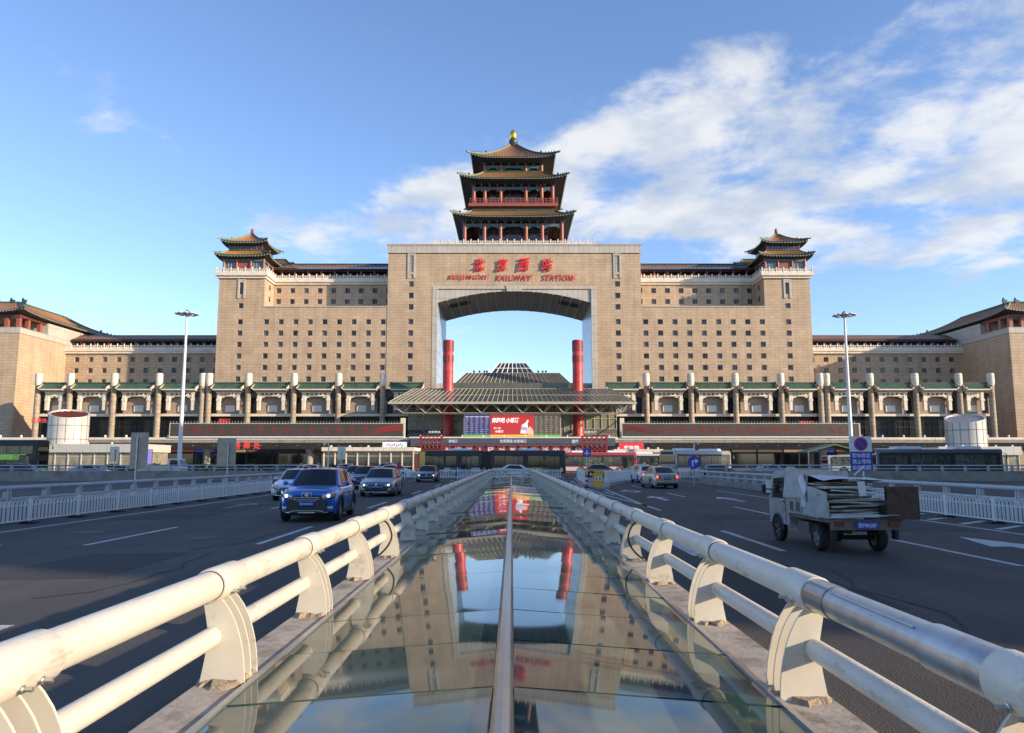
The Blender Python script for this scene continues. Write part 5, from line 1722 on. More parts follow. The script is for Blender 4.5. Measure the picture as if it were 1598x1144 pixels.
def billboard(label, px0, px1, py0, py1, Y, mat, texts=(), z0=0.0):
    xa, z1 = at(px0, py0, Y)
    xb, zb = at(px1, py1, Y)
    b = thing('billboard', label, 'billboard', ((xa + xb) / 2, Y, z0))
    MB().box(xa, xb, Y, Y + 0.3, zb, z1).build('face', mat, b)
    MB().box(xa - 0.1, xb + 0.1, Y + 0.302, Y + 0.5, zb - 0.1, z1 + 0.1).build('casing', M['dark_stone'], b)
    for x in (xa + 0.4, xb - 0.4):
        MB().box(x - 0.1, x + 0.1, Y + 0.31, Y + 0.45, z0, zb - 0.1).build('leg', M['dark_stone'], b)
    for t, fx, fz, w, h, m_ in texts:
        obj('lettering', fit_text(t, w, h, m_, offset=0.01), b, loc=(xa + (xb - xa) * fx, Y - 0.02, zb + (z1 - zb) * fz))
    return b, xa, xb, zb, z1


b, xa, xb, zb, z1 = billboard('white lit billboard with coloured strokes above the left bus shelter', 597, 634, 690, 699.5, 133, emit('white billboard', (0.62, 0.68, 0.74), 0.9), z0=3.7)
for k in range(9):
    x = xa + (xb - xa) * (0.18 + 0.08 * k)
    z = (zb + z1) / 2 + 0.12 * math.sin(k * 2.1)
    MB().prism([(x - 0.16, z - 0.22), (x - 0.02, z - 0.25), (x + 0.2, z + 0.2), (x + 0.08, z + 0.26)], 132.95, 132.98).build('stroke', (M['sign_red'], M['sign_blue'], M['tile_green'])[k % 3], b)
billboard('red billboard with white lettering above the right bus shelter', 966, 1004.5, 691, 702.5, 133, emit('red billboard', (0.62, 0.02, 0.03), 0.8), [('欢迎您', 0.5, 0.4, 2.6, 0.55, aw)], z0=3.6)
billboard('purple and blue lit advertising panel on the left forecourt', 206, 235, 702, 724, 150, emit('purple advert', (0.20, 0.16, 0.50), 0.9))
ti, tz = at(382, 695, 182)
t = thing('ticket_office_sign', 'red lit ticket office lettering hanging under the left viaduct', 'sign', (ti, 182, tz))
for i, ch in enumerate('售票处'):
    obj('lettering', fit_text(ch, 1.7, 1.7, M['led_red'], offset=0.02), t, loc=(ti - 2.4 + 2.4 * i, 183.3, tz))
MB().box(ti - 3.6, ti + 3.6, 183.36, 183.42, tz - 0.1, tz + 0.1).build('rail', M['dark_stone'], t)
for px, py, txt_, w in ((350, 656.5, '进站口', 3.0), (1258, 660, '进站口', 3.6), (61, 656, '售票处', 4.2)):
    x, z = at(px, py, 200)
    s_ = thing('entrance_sign', {350: 'small red entrance lettering above the left led banner', 1258: 'small red entrance lettering above the right led banner', 61: 'red lettering above the railing by the left end block'}[px], 'sign', (x, 200, z))
    obj('lettering', fit_text(txt_, w, 1.1, M['led_red'], offset=0.02), s_, loc=(x, 200, z))
    MB().box(x - w / 2, x + w / 2, 200.05, 200.1, z - 0.7, z - 0.6).build('rail', M['dark_stone'], s_)

# camera poles
for px, pt, Y in ((513, 690, 96), (1083, 688, 96)):
    x, z = at(px, pt, Y)
    cp = thing('camera_pole', f'slim pale camera pole {"left" if px < 800 else "right"} of the junction', 'pole', (x, Y, 0), group='camera poles')
    MB().path([(x, Y, 0), (x, Y, z)], [0.09, 0.06], 10).build('pole', M['white_paint'], cp, 40)
    q = 1 if px > 800 else -1
    MB().path([(x, Y, z - 0.15), (x + q * 0.5, Y, z - 0.15)], 0.03, 6).build('arm', M['white_paint'], cp)
    MB().lathe([(0.05, 0.12), (0.14, 0.06), (0.16, -0.12), (0.10, -0.24)], 12, (x + q * 0.5, Y, z - 0.2)).build('dome_camera', M['white_paint'], cp, 40)

# planted hedge strip on the left, dense small leaves
hg = MB()
for k in range(5200):
    x, y = rnd.uniform(-62, -22), rnd.uniform(117, 119)
    z = rnd.uniform(0.1, 1.15 + 0.25 * math.sin(x * 0.9) + 0.1 * math.sin(x * 3.1))
    c = Vector((x, y, z))
    u = Vector((rnd.gauss(0, 1), rnd.gauss(0, 1), rnd.gauss(0, 1))).normalized() * 0.13
    w = u.cross(Vector((rnd.gauss(0, 1), rnd.gauss(0, 1), rnd.gauss(0, 1)))).normalized() * 0.09
    hg.quad(c - u - w, c + u - w, c + u + w, c - u + w)
ho = hg.build('hedge', M['green_leaf'])
ho['kind'] = 'stuff'
ho['label'], ho['category'] = 'low clipped green hedge along the left side of the junction', 'hedge'


# ---------------------------------------------------------------- unseen blocks inferred from the road's shade, footprints shaped to leave a sunlit gap
for i, (pl_, lab) in enumerate((([(72, -20.8), (100, -20.8), (100, 68), (72, 80)], 'long unseen block right of the road, shaped to shade the carriageway'),
                               ([(72, -31.5), (72, -110), (100, -110), (100, -45)], 'unseen block right of and behind the camera, shaped to shade the road'))):
    ob = thing('shade_block', lab, 'building', (85, (pl_[0][1] + pl_[2][1]) / 2, 0))
    MB().prism(pl_, 0, 47, 'z').build('wall', M['stone_trim'], ob)
    ya, yb = sorted((pl_[0][1], pl_[3][1] if i == 0 else pl_[1][1]))
    for k in range(11):
        MB().box(71.9, 71.997, ya + 1, yb - 1, 3 + 4 * k, 5 + 4 * k).build('window_band', M['dark_glass'], ob)

# ---------------------------------------------------------------- vehicles
def lerp_tab(tab, y):
    if y <= tab[0][0]:
        return tab[0][1]
    for (a, va), (b, vb) in zip(tab[:-1], tab[1:]):
        if y <= b:
            t = (y - a) / (b - a)
            t = t * t * (3 - 2 * t) * 0.5 + t * 0.5
            return va + (vb - va) * t
    return tab[-1][1]


WHEEL = {}


def wheel(parent, x, y, r, w=0.20, rim='rim', s=1):
    k = (r, w, rim)
    if k not in WHEEL:
        ty = MB().lathe([(r * 0.62, -w / 2), (r * 0.93, -w / 2), (r, -w / 2 + 0.03), (r, w / 2 - 0.03), (r * 0.93, w / 2), (r * 0.62, w / 2)], 26, axis='x', cap=False).mesh('tyre', M['rubber'], 35)
        rm = MB().lathe([(r * 0.64, -w / 2 + 0.02), (r * 0.60, -w / 2 + 0.06), (r * 0.2, -w / 2 + 0.035), (r * 0.02, -w / 2 + 0.03)], 26, axis='x', cap=False)
        rm.lathe([(r * 0.64, w / 2 - 0.02), (r * 0.60, w / 2 - 0.06), (r * 0.2, w / 2 - 0.035), (r * 0.02, w / 2 - 0.03)], 26, axis='x', cap=False)
        for q in range(5):
            a = q * 2 * math.pi / 5
            for sd in (-1, 1):
                p = [(math.cos(a + d) * rr, math.sin(a + d) * rr) for d, rr in ((-0.30, r * 0.14), (-0.13, r * 0.60), (0.13, r * 0.60), (0.30, r * 0.14))]
                rm.prism(p, sd * (w / 2 - 0.045), sd * (w / 2 - 0.012), 'x')
        dk = MB().lathe([(r * 0.60, -w / 2 + 0.065), (r * 0.60, w / 2 - 0.065)], 20, axis='x').mesh('brake_disc', M['underbody'])
        WHEEL[k] = (ty, rm.mesh('rim', M[rim], 35), dk)
    o = obj('wheel', WHEEL[k][0], parent, local=True, loc=(x, y, r))
    obj('rim', WHEEL[k][1], o, local=True)
    obj('brake_disc', WHEEL[k][2], o, local=True)
    return o


def car(label, loc, heading, col, kind='sedan', plate=None, lit=False, brake=False, group=None, metal=0.35, detail=True, roof_sign=None, two=None, grille='plastic'):
    """heading 0: facing the camera (-y); 180: driving away"""
    K = dict(sedan=dict(L=4.65, W=1.82, H=1.46, zb=0.20, R=0.325, wb=2.7, fo=0.90, zf=0.70, zh=0.95, zt=1.02, ws0=1.22, ws1=2.02, rf1=3.35, rw1=4.12, rt=1.40),
             suv=dict(L=4.12, W=1.78, H=1.60, zb=0.24, R=0.345, wb=2.52, fo=0.80, zf=0.88, zh=1.06, zt=1.08, ws0=1.05, ws1=1.72, rf1=3.45, rw1=3.98, rt=1.52),
             hatch=dict(L=4.0, W=1.70, H=1.50, zb=0.20, R=0.30, wb=2.5, fo=0.78, zf=0.74, zh=0.98, zt=1.04, ws0=1.0, ws1=1.75, rf1=3.3, rw1=3.85, rt=1.42),
             )[kind]
    L_, W_, H_ = K['L'], K['W'], K['H']
    t = thing('car', label, 'car', loc, R(heading), group)
    y0 = -L_ / 2
    pnt = paint('car paint ' + label[:24], col, metal)
    hw_tab = [(0, 0.80), (0.10, 0.88), (0.35, 0.955), (0.9, 1.0), (L_ - 0.9, 1.0), (L_ - 0.3, 0.94), (L_ - 0.08, 0.87), (L_, 0.82)]
    top_tab = [(0, K['zf'] - 0.10), (0.08, K['zf']), (0.30, K['zf'] + 0.07), (K['ws0'], K['zh']), (K['rw1'], K['zt']), (L_ - 0.10, K['zt'] - 0.03), (L_, K['zt'] - 0.12)]
    yw = (K['fo'], K['fo'] + K['wb'])
    Rw = K['R'] + 0.055
    def zbot(y):
        z = K['zb'] + (0.05 if y < 0.15 or y > L_ - 0.15 else 0)
        for c in yw:
            d = abs(y - c)
            if d < Rw:
                z = max(z, K['R'] + math.sqrt(Rw * Rw - d * d))
        return z
    bow = 0.22
    def bend(x, y, sgn=0):
        q = (abs(x) / (W_ / 2)) ** 2
        f = max(0, 1 - y / 0.9)
        r_ = max(0, 1 - (L_ - y) / 0.9)
        return y0 + y + bow * q * f * f - bow * 0.8 * q * r_ * r_
    def ring(y):
        hw = W_ / 2 * lerp_tab(hw_tab, y)
        zt = lerp_tab(top_tab, y)
        zb = zbot(y)
        zs = min(zt - 0.04, 0.80 * zt + 0.02)
        zb = min(zb, zs - 0.05)
        return [(hw * 0.955, zb), (hw * 0.985, zb + 0.25 * (zs - zb)), (hw, zb + 0.6 * (zs - zb)), (hw * 0.985, zs), (hw * 0.93, zs + 0.55 * (zt - zs)), (hw * 0.80, zt - 0.015), (hw * 0.45, zt + 0.01), (0, zt + 0.02)]
    ys = sorted({0, 0.04, 0.10, 0.2, 0.35, L_ - 0.3, L_ - 0.15, L_ - 0.06, L_, *[c + Rw * math.cos(math.pi * k / 12) for c in yw for k in range(13)], *[L_ * k / 24 for k in range(1, 24)]})
    mb = MB()
    rings = []
    for y in ys:
        h = ring(y)
        full = [(-x, z) for x, z in h[:-1]] + [h[-1]] + [(x, z) for x, z in h[-2::-1]]
        rings.append(full)
        mb.v += [(x, bend(x, y), z) for x, z in full]
    n = len(rings[0])
    for j in range(len(ys) - 1):
        for i in range(n - 1):
            a = j * n + i
            mb.f.append((a, a + 1, a + n + 1, a + n))
    mb.f.append(tuple(range(n - 1, -1, -1)))
    mb.f.append(tuple((len(ys) - 1) * n + i for i in range(n)))
    body = mb.build('body', pnt, t, 38, True)
    ub = MB().box(-W_ / 2 + 0.12, W_ / 2 - 0.12, y0 + 0.25, -y0 - 0.25, 0.19, 0.62)
    ub.build('underbody', M['underbody'], t, local=True)
    # cabin
    hb, ht = W_ / 2 * 0.90, W_ / 2 * 0.70
    zb_f, zb_r = K['zh'] - 0.03, K['zt'] - 0.03
    A = lambda sx: Vector((sx * hb * 0.94, y0 + K['ws0'] + 0.0, zb_f))
    Bt = lambda sx: Vector((sx * ht * 0.95, y0 + K['ws1'], H_ - 0.07))
    Ct = lambda sx: Vector((sx * ht * 0.93, y0 + K['rf1'], K['rt']))
    D = lambda sx: Vector((sx * hb * 0.92, y0 + K['rw1'], zb_r))
    Mb_ = lambda sx: Vector((sx * hb * 1.03, y0 + (K['ws0'] + K['rw1']) / 2, (zb_f + zb_r) / 2))
    Mt = lambda sx: Vector((sx * ht * 1.0, y0 + (K['ws1'] + K['rf1']) / 2, H_ - 0.035))
    def curve(p, q, m_, u):
        """quadratic through p, m, q"""
        return p * (2 * (u - 0.5) * (u - 1)) + m_ * (4 * u * (1 - u)) + q * (2 * u * (u - 0.5))
    def sidep(sx):
        return lambda u, v: curve(A(sx), D(sx), Mb_(sx), u).lerp(curve(Bt(sx), Ct(sx), Mt(sx), u), v)
    def front(u, v):
        p = A(-1).lerp(A(1), u).lerp(Bt(-1).lerp(Bt(1), u), v)
        p.y -= 0.16 * (1 - (2 * u - 1) ** 2)
        p.z += 0.03 * v * (1 - (2 * u - 1) ** 2)
        return p
    def rear(u, v):
        p = D(-1).lerp(D(1), u).lerp(Ct(-1).lerp(Ct(1), u), v)
        p.y += 0.12 * (1 - (2 * u - 1) ** 2)
        p.z += 0.03 * v * (1 - (2 * u - 1) ** 2)
        return p
    def roof(u, v):
        a, b, c = front(u, 1), rear(u, 1), Vector()
        m_ = Mt(-1).lerp(Mt(1), u)
        m_.z = H_ - 0.035 + 0.035 * (1 - (2 * u - 1) ** 2)
        return curve(a, b, m_, v)
    cb = MB()
    for f in (front, rear, roof, sidep(-1), sidep(1)):
        cb.grid(f, 10, 8)
    cb.build('cabin', pnt if not two else two, body, 35, True)
    def pane(name, f, u0, u1, v0, v1, off, mat=M['car_glass'], nu=10, nv=6):
        def g_(u, v):
            uu, vv = u0 + (u1 - u0) * u, v0 + (v1 - v0) * v
            p = f(uu, vv)
            e = 1e-3
            nn = (f(uu + e, vv) - p).cross(f(uu, vv + e) - p).normalized()
            c = Vector((0, 0, 0.9))
            if nn.dot(p - c) < 0:
                nn = -nn
            return p + nn * off
        return MB().grid(g_, nu, nv).build(name, mat, t, 40, True)
    pane('windscreen', front, 0.05, 0.95, 0.06, 0.95, 0.006)
    pane('rear_window', rear, 0.08, 0.92, 0.10, 0.90, 0.006)
    for sx in (-1, 1):
        for (a, b) in ((0.12, 0.47), (0.50, 0.86)):
            pane('side_window', sidep(sx), a, b, 0.10, 0.86, 0.006)
        pane('pillar_trim', sidep(sx), 0.47, 0.50, 0.10, 0.86, 0.004, M['plastic'], 1, 4)
        # door shut lines, handles, mirror, sill
        for yy in (K['ws0'] + 0.22, K['ws0'] + 1.22, K['ws0'] + 2.15):
            xh = W_ / 2
            MB().box(sx * (xh * 0.978), sx * (xh + 0.003), y0 + yy - 0.006, y0 + yy + 0.006, 0.42, K['zh'] * 0.80).build('door_gap', M['plastic'], t, local=True)
        for yy in (K['ws0'] + 1.02, K['ws0'] + 1.95):
            MB().box(sx * (W_ / 2 - 0.01), sx * (W_ / 2 + 0.022), y0 + yy, y0 + yy + 0.18, K['zh'] * 0.755, K['zh'] * 0.78).build('door_handle', pnt, t, local=True)
        mr_ = MB()
        yy = y0 + K['ws0'] + 0.30
        mr_.lathe([(0.02, -0.09), (0.06, -0.06), (0.075, 0.0), (0.07, 0.05), (0.04, 0.065)], 12, (sx * (W_ / 2 + 0.07), yy, K['zh'] + 0.06), 'y')
        mr_.path([(sx * (W_ / 2 - 0.10), yy + 0.02, K['zh'] + 0.02), (sx * (W_ / 2 + 0.06), yy, K['zh'] + 0.05)], 0.025, 6)
        mr_.build('mirror', pnt, t, 40, True)
        MB().box(sx * (W_ / 2 - 0.06), sx * (W_ / 2 - 0.005), y0 + yw[0] + Rw + 0.02, y0 + yw[1] - Rw - 0.02, K['zb'] - 0.03, K['zb'] + 0.10).build('sill', M['plastic'], t, local=True)
        for yc in yw:
            wheel(t, sx * (W_ / 2 - 0.115), y0 + yc, K['R'])
            an = MB()                               # dark arch lip
            pts = [(sx * (W_ / 2 - 0.012), y0 + yc + (Rw + 0.01) * math.cos(a), K['R'] + (Rw + 0.01) * math.sin(a)) for a in [math.pi * q / 12 for q in range(13)]]
            an.path(pts, 0.026, 5).build('wheel_arch', M['plastic'] if kind == 'suv' else pnt, t, 40, True)
        if kind == 'suv':
            MB().path([(sx * ht * 0.93, y0 + K['ws1'] + 0.2, H_ + 0.0), (sx * ht * 0.96, y0 + K['ws1'] + 0.5, H_ + 0.045), (sx * ht * 0.93, y0 + K['rf1'] - 0.2, H_ - 0.01)], 0.018, 6).build('roof_rail', M['galv'], t, 40, True)
    hw0 = W_ / 2 * 0.80
    def fpatch(name, x0, x1, zl, zh, mat, off=0.012, rear_=False, nx=8):
        """patch on the nose (or tail): zl, zh are (z at x0, z at x1)"""
        mbp = MB()
        def g_(u, v):
            x = x0 + (x1 - x0) * u
            lo, hi = zl[0] + (zl[1] - zl[0]) * u, zh[0] + (zh[1] - zh[0]) * u
            ov = max(0, abs(x) - hw0) * 1.1                # wrap round the corner
            if rear_:
                return (x, bend(x, L_ - ov) + off, lo + (hi - lo) * v)
            return (x, bend(x, ov) - off, lo + (hi - lo) * v)
        mbp.grid(g_, nx, 2)
        o = mbp.build(name, mat, t, 40, True)
        md = o.modifiers.new('thick', 'SOLIDIFY')
        md.thickness = 0.02
        md.offset = 0
        return o
    zf = K['zf']
    zg = zf - 0.12
    fpatch('grille', -0.42, 0.42, (zg - 0.17,) * 2, (zg + 0.02,) * 2, M[grille])
    for k in range(3):
        fpatch('grille_bar', -0.40, 0.40, (zg - 0.14 + 0.05 * k,) * 2, (zg - 0.125 + 0.05 * k,) * 2, M['chrome'], 0.024)
    fpatch('lower_intake', -0.55, 0.55, (K['zb'] + 0.08,) * 2, (K['zb'] + 0.24,) * 2, M['plastic'])
    fpatch('bumper_trim', -0.62, 0.62, (K['zb'] + 0.025,) * 2, (K['zb'] + 0.06,) * 2, M['chrome'], 0.02)
    for sx in (-1, 1):
        fpatch('headlight', sx * 0.44, sx * 0.80, (zg - 0.11, zg - 0.01), (zg + 0.05, zg + 0.17), M['lamp_glass'], 0.014)
        if lit:
            c = sx * 0.62
            MB().lathe([(0.045, -0.01), (0.045, 0.01)], 14, (c, bend(c, 0) - 0.036, zg + 0.015), 'y').build('headlamp_bulb', M['lamp_on'], t, local=True)
        fpatch('fog_light', sx * 0.58, sx * 0.74, (K['zb'] + 0.12,) * 2, (K['zb'] + 0.22,) * 2, M['lamp_glass'], 0.02)
        fpatch('tail_light', sx * 0.46, sx * 0.80, (K['zt'] - 0.34, K['zt'] - 0.30), (K['zt'] - 0.17, K['zt'] - 0.12), M['tail'], 0.014, True)
        if brake:
            c = sx * 0.66
            MB().lathe([(0.085, -0.01), (0.085, 0.01)], 14, (c, bend(c, L_) + 0.036, K['zt'] - 0.24), 'y').build('brake_lamp', M['tail_on'], t, local=True)
    fpatch('rear_bumper', -0.70, 0.70, (K['zb'] + 0.06,) * 2, (K['zb'] + 0.20,) * 2, M['plastic'], 0.012, True)
    fpatch('boot_gap', -0.60, 0.60, (K['zt'] - 0.42,) * 2, (K['zt'] - 0.408,) * 2, M['plastic'], 0.008, True)
    for rr in (False, True):
        zc = (K['zb'] + 0.30) if not rr else K['zt'] - 0.33
        p_ = fpatch('number_plate', -0.22, 0.22, (zc - 0.07,) * 2, (zc + 0.07,) * 2, M['plate_blue'], 0.034, rr, 2)
        if plate:
            me = fit_text(plate, 0.38, 0.085, M['sign_white'], extrude=0.002, offset=0.006)
            y = bend(0, 0) - 0.05 if not rr else bend(0, L_) + 0.05
            obj('plate_lettering', me, p_, local=True, loc=(0, y, zc), rot=(0, 0, R(180) if rr else 0))
    MB().lathe([(0.055, -0.008), (0.055, 0.008)], 16, (0, bend(0, 0) - 0.04, zg + 0.05), 'y').build('badge', M['chrome'], t, 40, True)
    if roof_sign:
        MB().prism([(-0.28, H_), (0.28, H_), (0.22, H_ + 0.13), (-0.22, H_ + 0.13)], -0.1, 0.1).build('roof_sign', roof_sign, t, local=True)
    return t


suv = car('blue compact suv with its headlights lit, nearest car on the left carriageway', (-6.2, 25.2, 0.004), 3, (0.018, 0.15, 0.52), 'suv', '京Q7K6E0', lit=True, metal=0.35)
# white ring badge, hexagonal lower mouth and driver of the blue car
y = -4.12 / 2
for sx in (-0.075, 0.075):
    MB().path([(sx + 0.07 * math.cos(q * math.pi / 8), y - 0.06, 0.80 + 0.075 * math.sin(q * math.pi / 8)) for q in range(17)], 0.013, 6, cap=False).build('badge_ring', M['chrome'], suv, 60, True)
MB().prism([(-0.62, 0.36), (-0.52, 0.66), (0.52, 0.66), (0.62, 0.36), (0.45, 0.27), (-0.45, 0.27)], y - 0.012, y + 0.10).build('mouth', M['plastic'], suv, local=True)
MB().path([(-0.50, y - 0.03, 0.31), (-0.36, y - 0.045, 0.34), (0.36, y - 0.045, 0.34), (0.50, y - 0.03, 0.31)], 0.018, 8).build('skid_bar', M['galv'], suv, 60, True)
car('white sedan with an amber indicator, half hidden behind the blue suv', (-10.35, 37.9, 0.004), 4, (0.66, 0.67, 0.68), 'sedan', '京N85D21', metal=0.0, grille='plastic')
car('silver grey sedan with chrome trim following the blue suv', (-7.0, 41.9, 0.004), 2, (0.24, 0.25, 0.27), 'sedan', '京PF56J8', metal=0.7, lit=True)
car('black sedan alone on the left carriageway beyond the silver one', (-7.45, 69.0, 0.004), 2, (0.012, 0.012, 0.014), 'sedan', '京AD3085', metal=0.2, lit=True)
car('white sedan turning behind the black sedan', (-12.6, 84.0, 0.004), 70, (0.66, 0.67, 0.68), 'sedan', metal=0.0)
car('white suv whose roof shows behind the white sedan', (-13.6, 52.0, 0.004), 6, (0.62, 0.63, 0.64), 'suv', metal=0.0)
car('white estate car furthest back in the left-hand queue', (-14.3, 66.5, 0.004), 12, (0.62, 0.63, 0.64), 'suv', metal=0.0)
car('dark blue hatchback directly behind the silver sedan', (-9.9, 52.5, 0.004), 5, (0.02, 0.03, 0.08), 'hatch', metal=0.4)
car('pale grey hatchback near the bus shelter in the left-hand queue', (-12.1, 60.0, 0.004), 8, (0.45, 0.45, 0.46), 'hatch', metal=0.4)
car('beige sedan with lit brake lamps driving away on the right', (10.1, 53.4, 0.004), 183, (0.48, 0.44, 0.36), 'sedan', '京N5H7B2', brake=True, metal=0.3)
car('white sedan with lit brake lamps ahead of the beige sedan', (11.35, 66.2, 0.004), 182, (0.66, 0.67, 0.68), 'sedan', '京Q9L031', brake=True, metal=0.0)
TX = paint('taxi yellow', (0.55, 0.30, 0.03))
car('dark topped yellow taxi crossing behind the traffic island', (10.2, 88.5, 0.004), 90, (0.48, 0.27, 0.04), 'sedan', metal=0.1, two=paint('taxi dark top', (0.03, 0.03, 0.05)), roof_sign=M['sign_white'])
car('white topped yellow taxi crossing right of the island', (15.3, 89.5, 0.004), 90, (0.50, 0.29, 0.04), 'sedan', metal=0.1, two=paint('taxi white top', (0.55, 0.57, 0.60)), roof_sign=M['sign_white'])
car('white car passing behind the far end of the skylight', (0.6, 84.0, 0.004), 90, (0.60, 0.62, 0.66), 'sedan', metal=0.0, roof_sign=M['sign_blue'])
car('dark people carrier passing behind the left wall', (-50.5, 80.0, 0.004), 92, (0.02, 0.02, 0.03), 'suv', metal=0.3)
car('silver saloon passing behind the left wall', (-44.6, 82.5, 0.004), 92, (0.42, 0.43, 0.45), 'sedan', metal=0.6)
car('silver saloon passing behind the right guardrail near the grey bus', (29.5, 88.0, 0.004), 90, (0.40, 0.42, 0.44), 'sedan', metal=0.6)
car('dark saloon parked beside the grey bus on the right', (24.3, 91.0, 0.004), 90, (0.03, 0.03, 0.035), 'sedan', metal=0.4)
car('parked silver estate under the left bus shelter', (-17.5, 112, 0.004), 90, (0.45, 0.46, 0.47), 'suv', metal=0.5)


# ---------------------------------------------------------------- buses
def bus_body(t, name, L, W, H, zb, col, y0=0.0, nose=0.10):
    """rounded box hull from y0 to y0+L"""
    sec = lambda k: [(-W / 2 * k, zb), (-W / 2, zb + 0.12), (-W / 2, H * 0.5), (-W / 2 * 0.985, H - 0.30), (-W / 2 * 0.90, H - 0.07), (-W / 2 * 0.7, H), (W / 2 * 0.7, H), (W / 2 * 0.90, H - 0.07), (W / 2 * 0.985, H - 0.30), (W / 2, H * 0.5), (W / 2, zb + 0.12), (W / 2 * k, zb)]
    mb = MB()
    st = [(0, 0.93), (0.06, 0.98), (0.22, 1.0), (L - 0.22, 1.0), (L - 0.06, 0.98), (L, 0.93)]
    for y, k in st:
        mb.v += [(x * k, y0 + y, zb + (z - zb) * (0.985 + 0.015 * k)) for x, z in sec(0.96)]
    n = 12
    for j in range(len(st) - 1):
        for i in range(n):
            a, b = j * n + i, j * n + (i + 1) % n
            mb.f.append((a, b, b + n, a + n))
    mb.f.append(tuple(range(n - 1, -1, -1)))
    mb.f.append(tuple((len(st) - 1) * n + i for i in range(n)))
    return mb.build(name, col, t, 30, True)


def bus(label, loc, heading, L, cols, H=3.15, W=2.5, joint=None, doors=(), wins=None, dd=False, lowband=None, board='plastic', roofbox=True):
    """front at -y local; both flanks get windows; doors at distances from the front on the kerb (x<0) side"""
    t = thing('bus', label, 'bus', loc, R(heading))
    main, low = cols
    units = [(0, L)] if not joint else [(0, joint), (joint + 1.0, L)]
    for a, b in units:
        bus_body(t, 'body', b - a, W, H, 0.32, main, a - L / 2)
    if joint:
        for k in range(9):
            y = joint - L / 2 + 1.0 * (k + 0.5) / 9
            MB().box(-W / 2 * 0.95, W / 2 * 0.95, y - 0.04, y + 0.04, 0.45, H - 0.1).build('bellows_fold', M['plastic'], t, local=True)
        MB().box(-W / 2 * 0.88, W / 2 * 0.88, joint - L / 2 - 0.1, joint - L / 2 + 1.1, 0.5, H - 0.2).build('bellows', M['rubber'], t, local=True)
    levels = [(1.28, 2.45)] if not dd else [(1.15, 1.95), (2.65, 3.55)]
    for sx in (-1, 1):
        for a, b in units:
            for (z0, z1) in levels:
                n = max(2, int((b - a) / 1.5))
                MB().box(sx * (W / 2 + 0.002), sx * (W / 2 + 0.008), a - L / 2 + 0.35, b - L / 2 - 0.30, z0 - 0.12, min(z1 + 0.22, H - 0.34)).build('window_band', M['plastic'], t, local=True)
                for k in range(n):
                    u0 = a - L / 2 + 0.45 + (b - a - 0.85) * k / n
                    u1 = a - L / 2 + 0.45 + (b - a - 0.85) * (k + 1) / n - 0.09
                    if sx < 0 and z0 < 2 and any(d - 0.1 < u0 + L / 2 + 0.7 < d + 1.4 for d in doors):
                        continue
                    MB().box(sx * (W / 2 + 0.009), sx * (W / 2 + 0.016), u0, u1, z0, z1).build('window', M['bus_glass'], t, local=True)
            if lowband:
                MB().box(sx * (W / 2 + 0.003), sx * (W / 2 + 0.010), a - L / 2 + 0.3, b - L / 2 - 0.3, 0.48, 1.02).build('side_skirt', low, t, local=True)
            for k in range(2 if not joint else 1):
                yy = a + (2.4 if k == 0 else (b - a) * 0.72)
                if joint and a > 0:
                    yy = a + (b - a) * 0.45
                yc = yy - L / 2
                wheel(t, sx * (W / 2 - 0.11), yc, 0.48, 0.28, 'rim_dirty')
                MB().path([(sx * (W / 2 + 0.012), yc + 0.58 * math.cos(q * math.pi / 12), 0.46 + 0.58 * math.sin(q * math.pi / 12)) for q in range(13)], 0.05, 6).build('wheel_arch', M['plastic'], t, 40, True)
                MB().lathe([(0.56, 0), (0.56, 0.006)], 20, (sx * (W / 2 + 0.004), yc, 0.48), 'x').build('wheel_well', M['underbody'], t, local=True)
    for d in doors:
        y = d - L / 2
        do = MB().box(-W / 2 - 0.022, -W / 2 - 0.003, y, y + 1.25, 0.42, 2.5).build('door', M['plastic'], t, local=True)
        for q in (0.05, 0.66):
            MB().box(-W / 2 - 0.032, -W / 2 - 0.0235, y + q, y + q + 0.53, 0.62, 2.38).build('door_glass', M['bus_glass'], do, local=True)
    yf, yb = -L / 2 - 0.004, L / 2 + 0.004
    for y, sg_ in ((yf, -1), (yb, 1)):
        MB().box(-W / 2 * 0.86, W / 2 * 0.86, y, y + sg_ * 0.02, 1.15 if sg_ < 0 else 1.5, H - (0.62 if not dd else 2.35)).build('windscreen' if sg_ < 0 else 'rear_window', M['car_glass'], t, local=True)
        MB().box(-W / 2 * 0.7, W / 2 * 0.7, y, y + sg_ * 0.025, H - 0.52, H - 0.18).build('destination_board', M[board], t, local=True)
        if dd:
            MB().box(-W / 2 * 0.86, W / 2 * 0.86, y, y + sg_ * 0.02, 2.5, 3.7).build('upper_windscreen', M['car_glass'], t, local=True)
        for sx in (-1, 1):
            MB().box(sx * 0.75, sx * 1.08, y, y + sg_ * 0.025, 0.62, 0.82).build('headlight' if sg_ < 0 else 'tail_light', M['lamp_glass' if sg_ < 0 else 'tail'], t, local=True)
        MB().box(-0.24, 0.24, y, y + sg_ * 0.03, 0.56, 0.70).build('number_plate', M['yellow'], t, local=True)
    for sx in (-1, 1):
        MB().path([(sx * (W / 2 - 0.05), -L / 2 - 0.02, H - 0.45), (sx * (W / 2 + 0.16), -L / 2 - 0.25, H - 0.55), (sx * (W / 2 + 0.16), -L / 2 - 0.25, H - 1.0)], [0.025, 0.03, 0.09], 6).build('mirror', M['plastic'], t, 40, True)
    if roofbox:
        for y in (-L * 0.25, L * 0.22):
            MB().prism([(-0.85, H - 0.01), (0.85, H - 0.01), (0.72, H + 0.24), (-0.72, H + 0.24)], y - 1.3, y + 1.3).build('roof_unit', M['sign_white'], t, local=True)
    return t


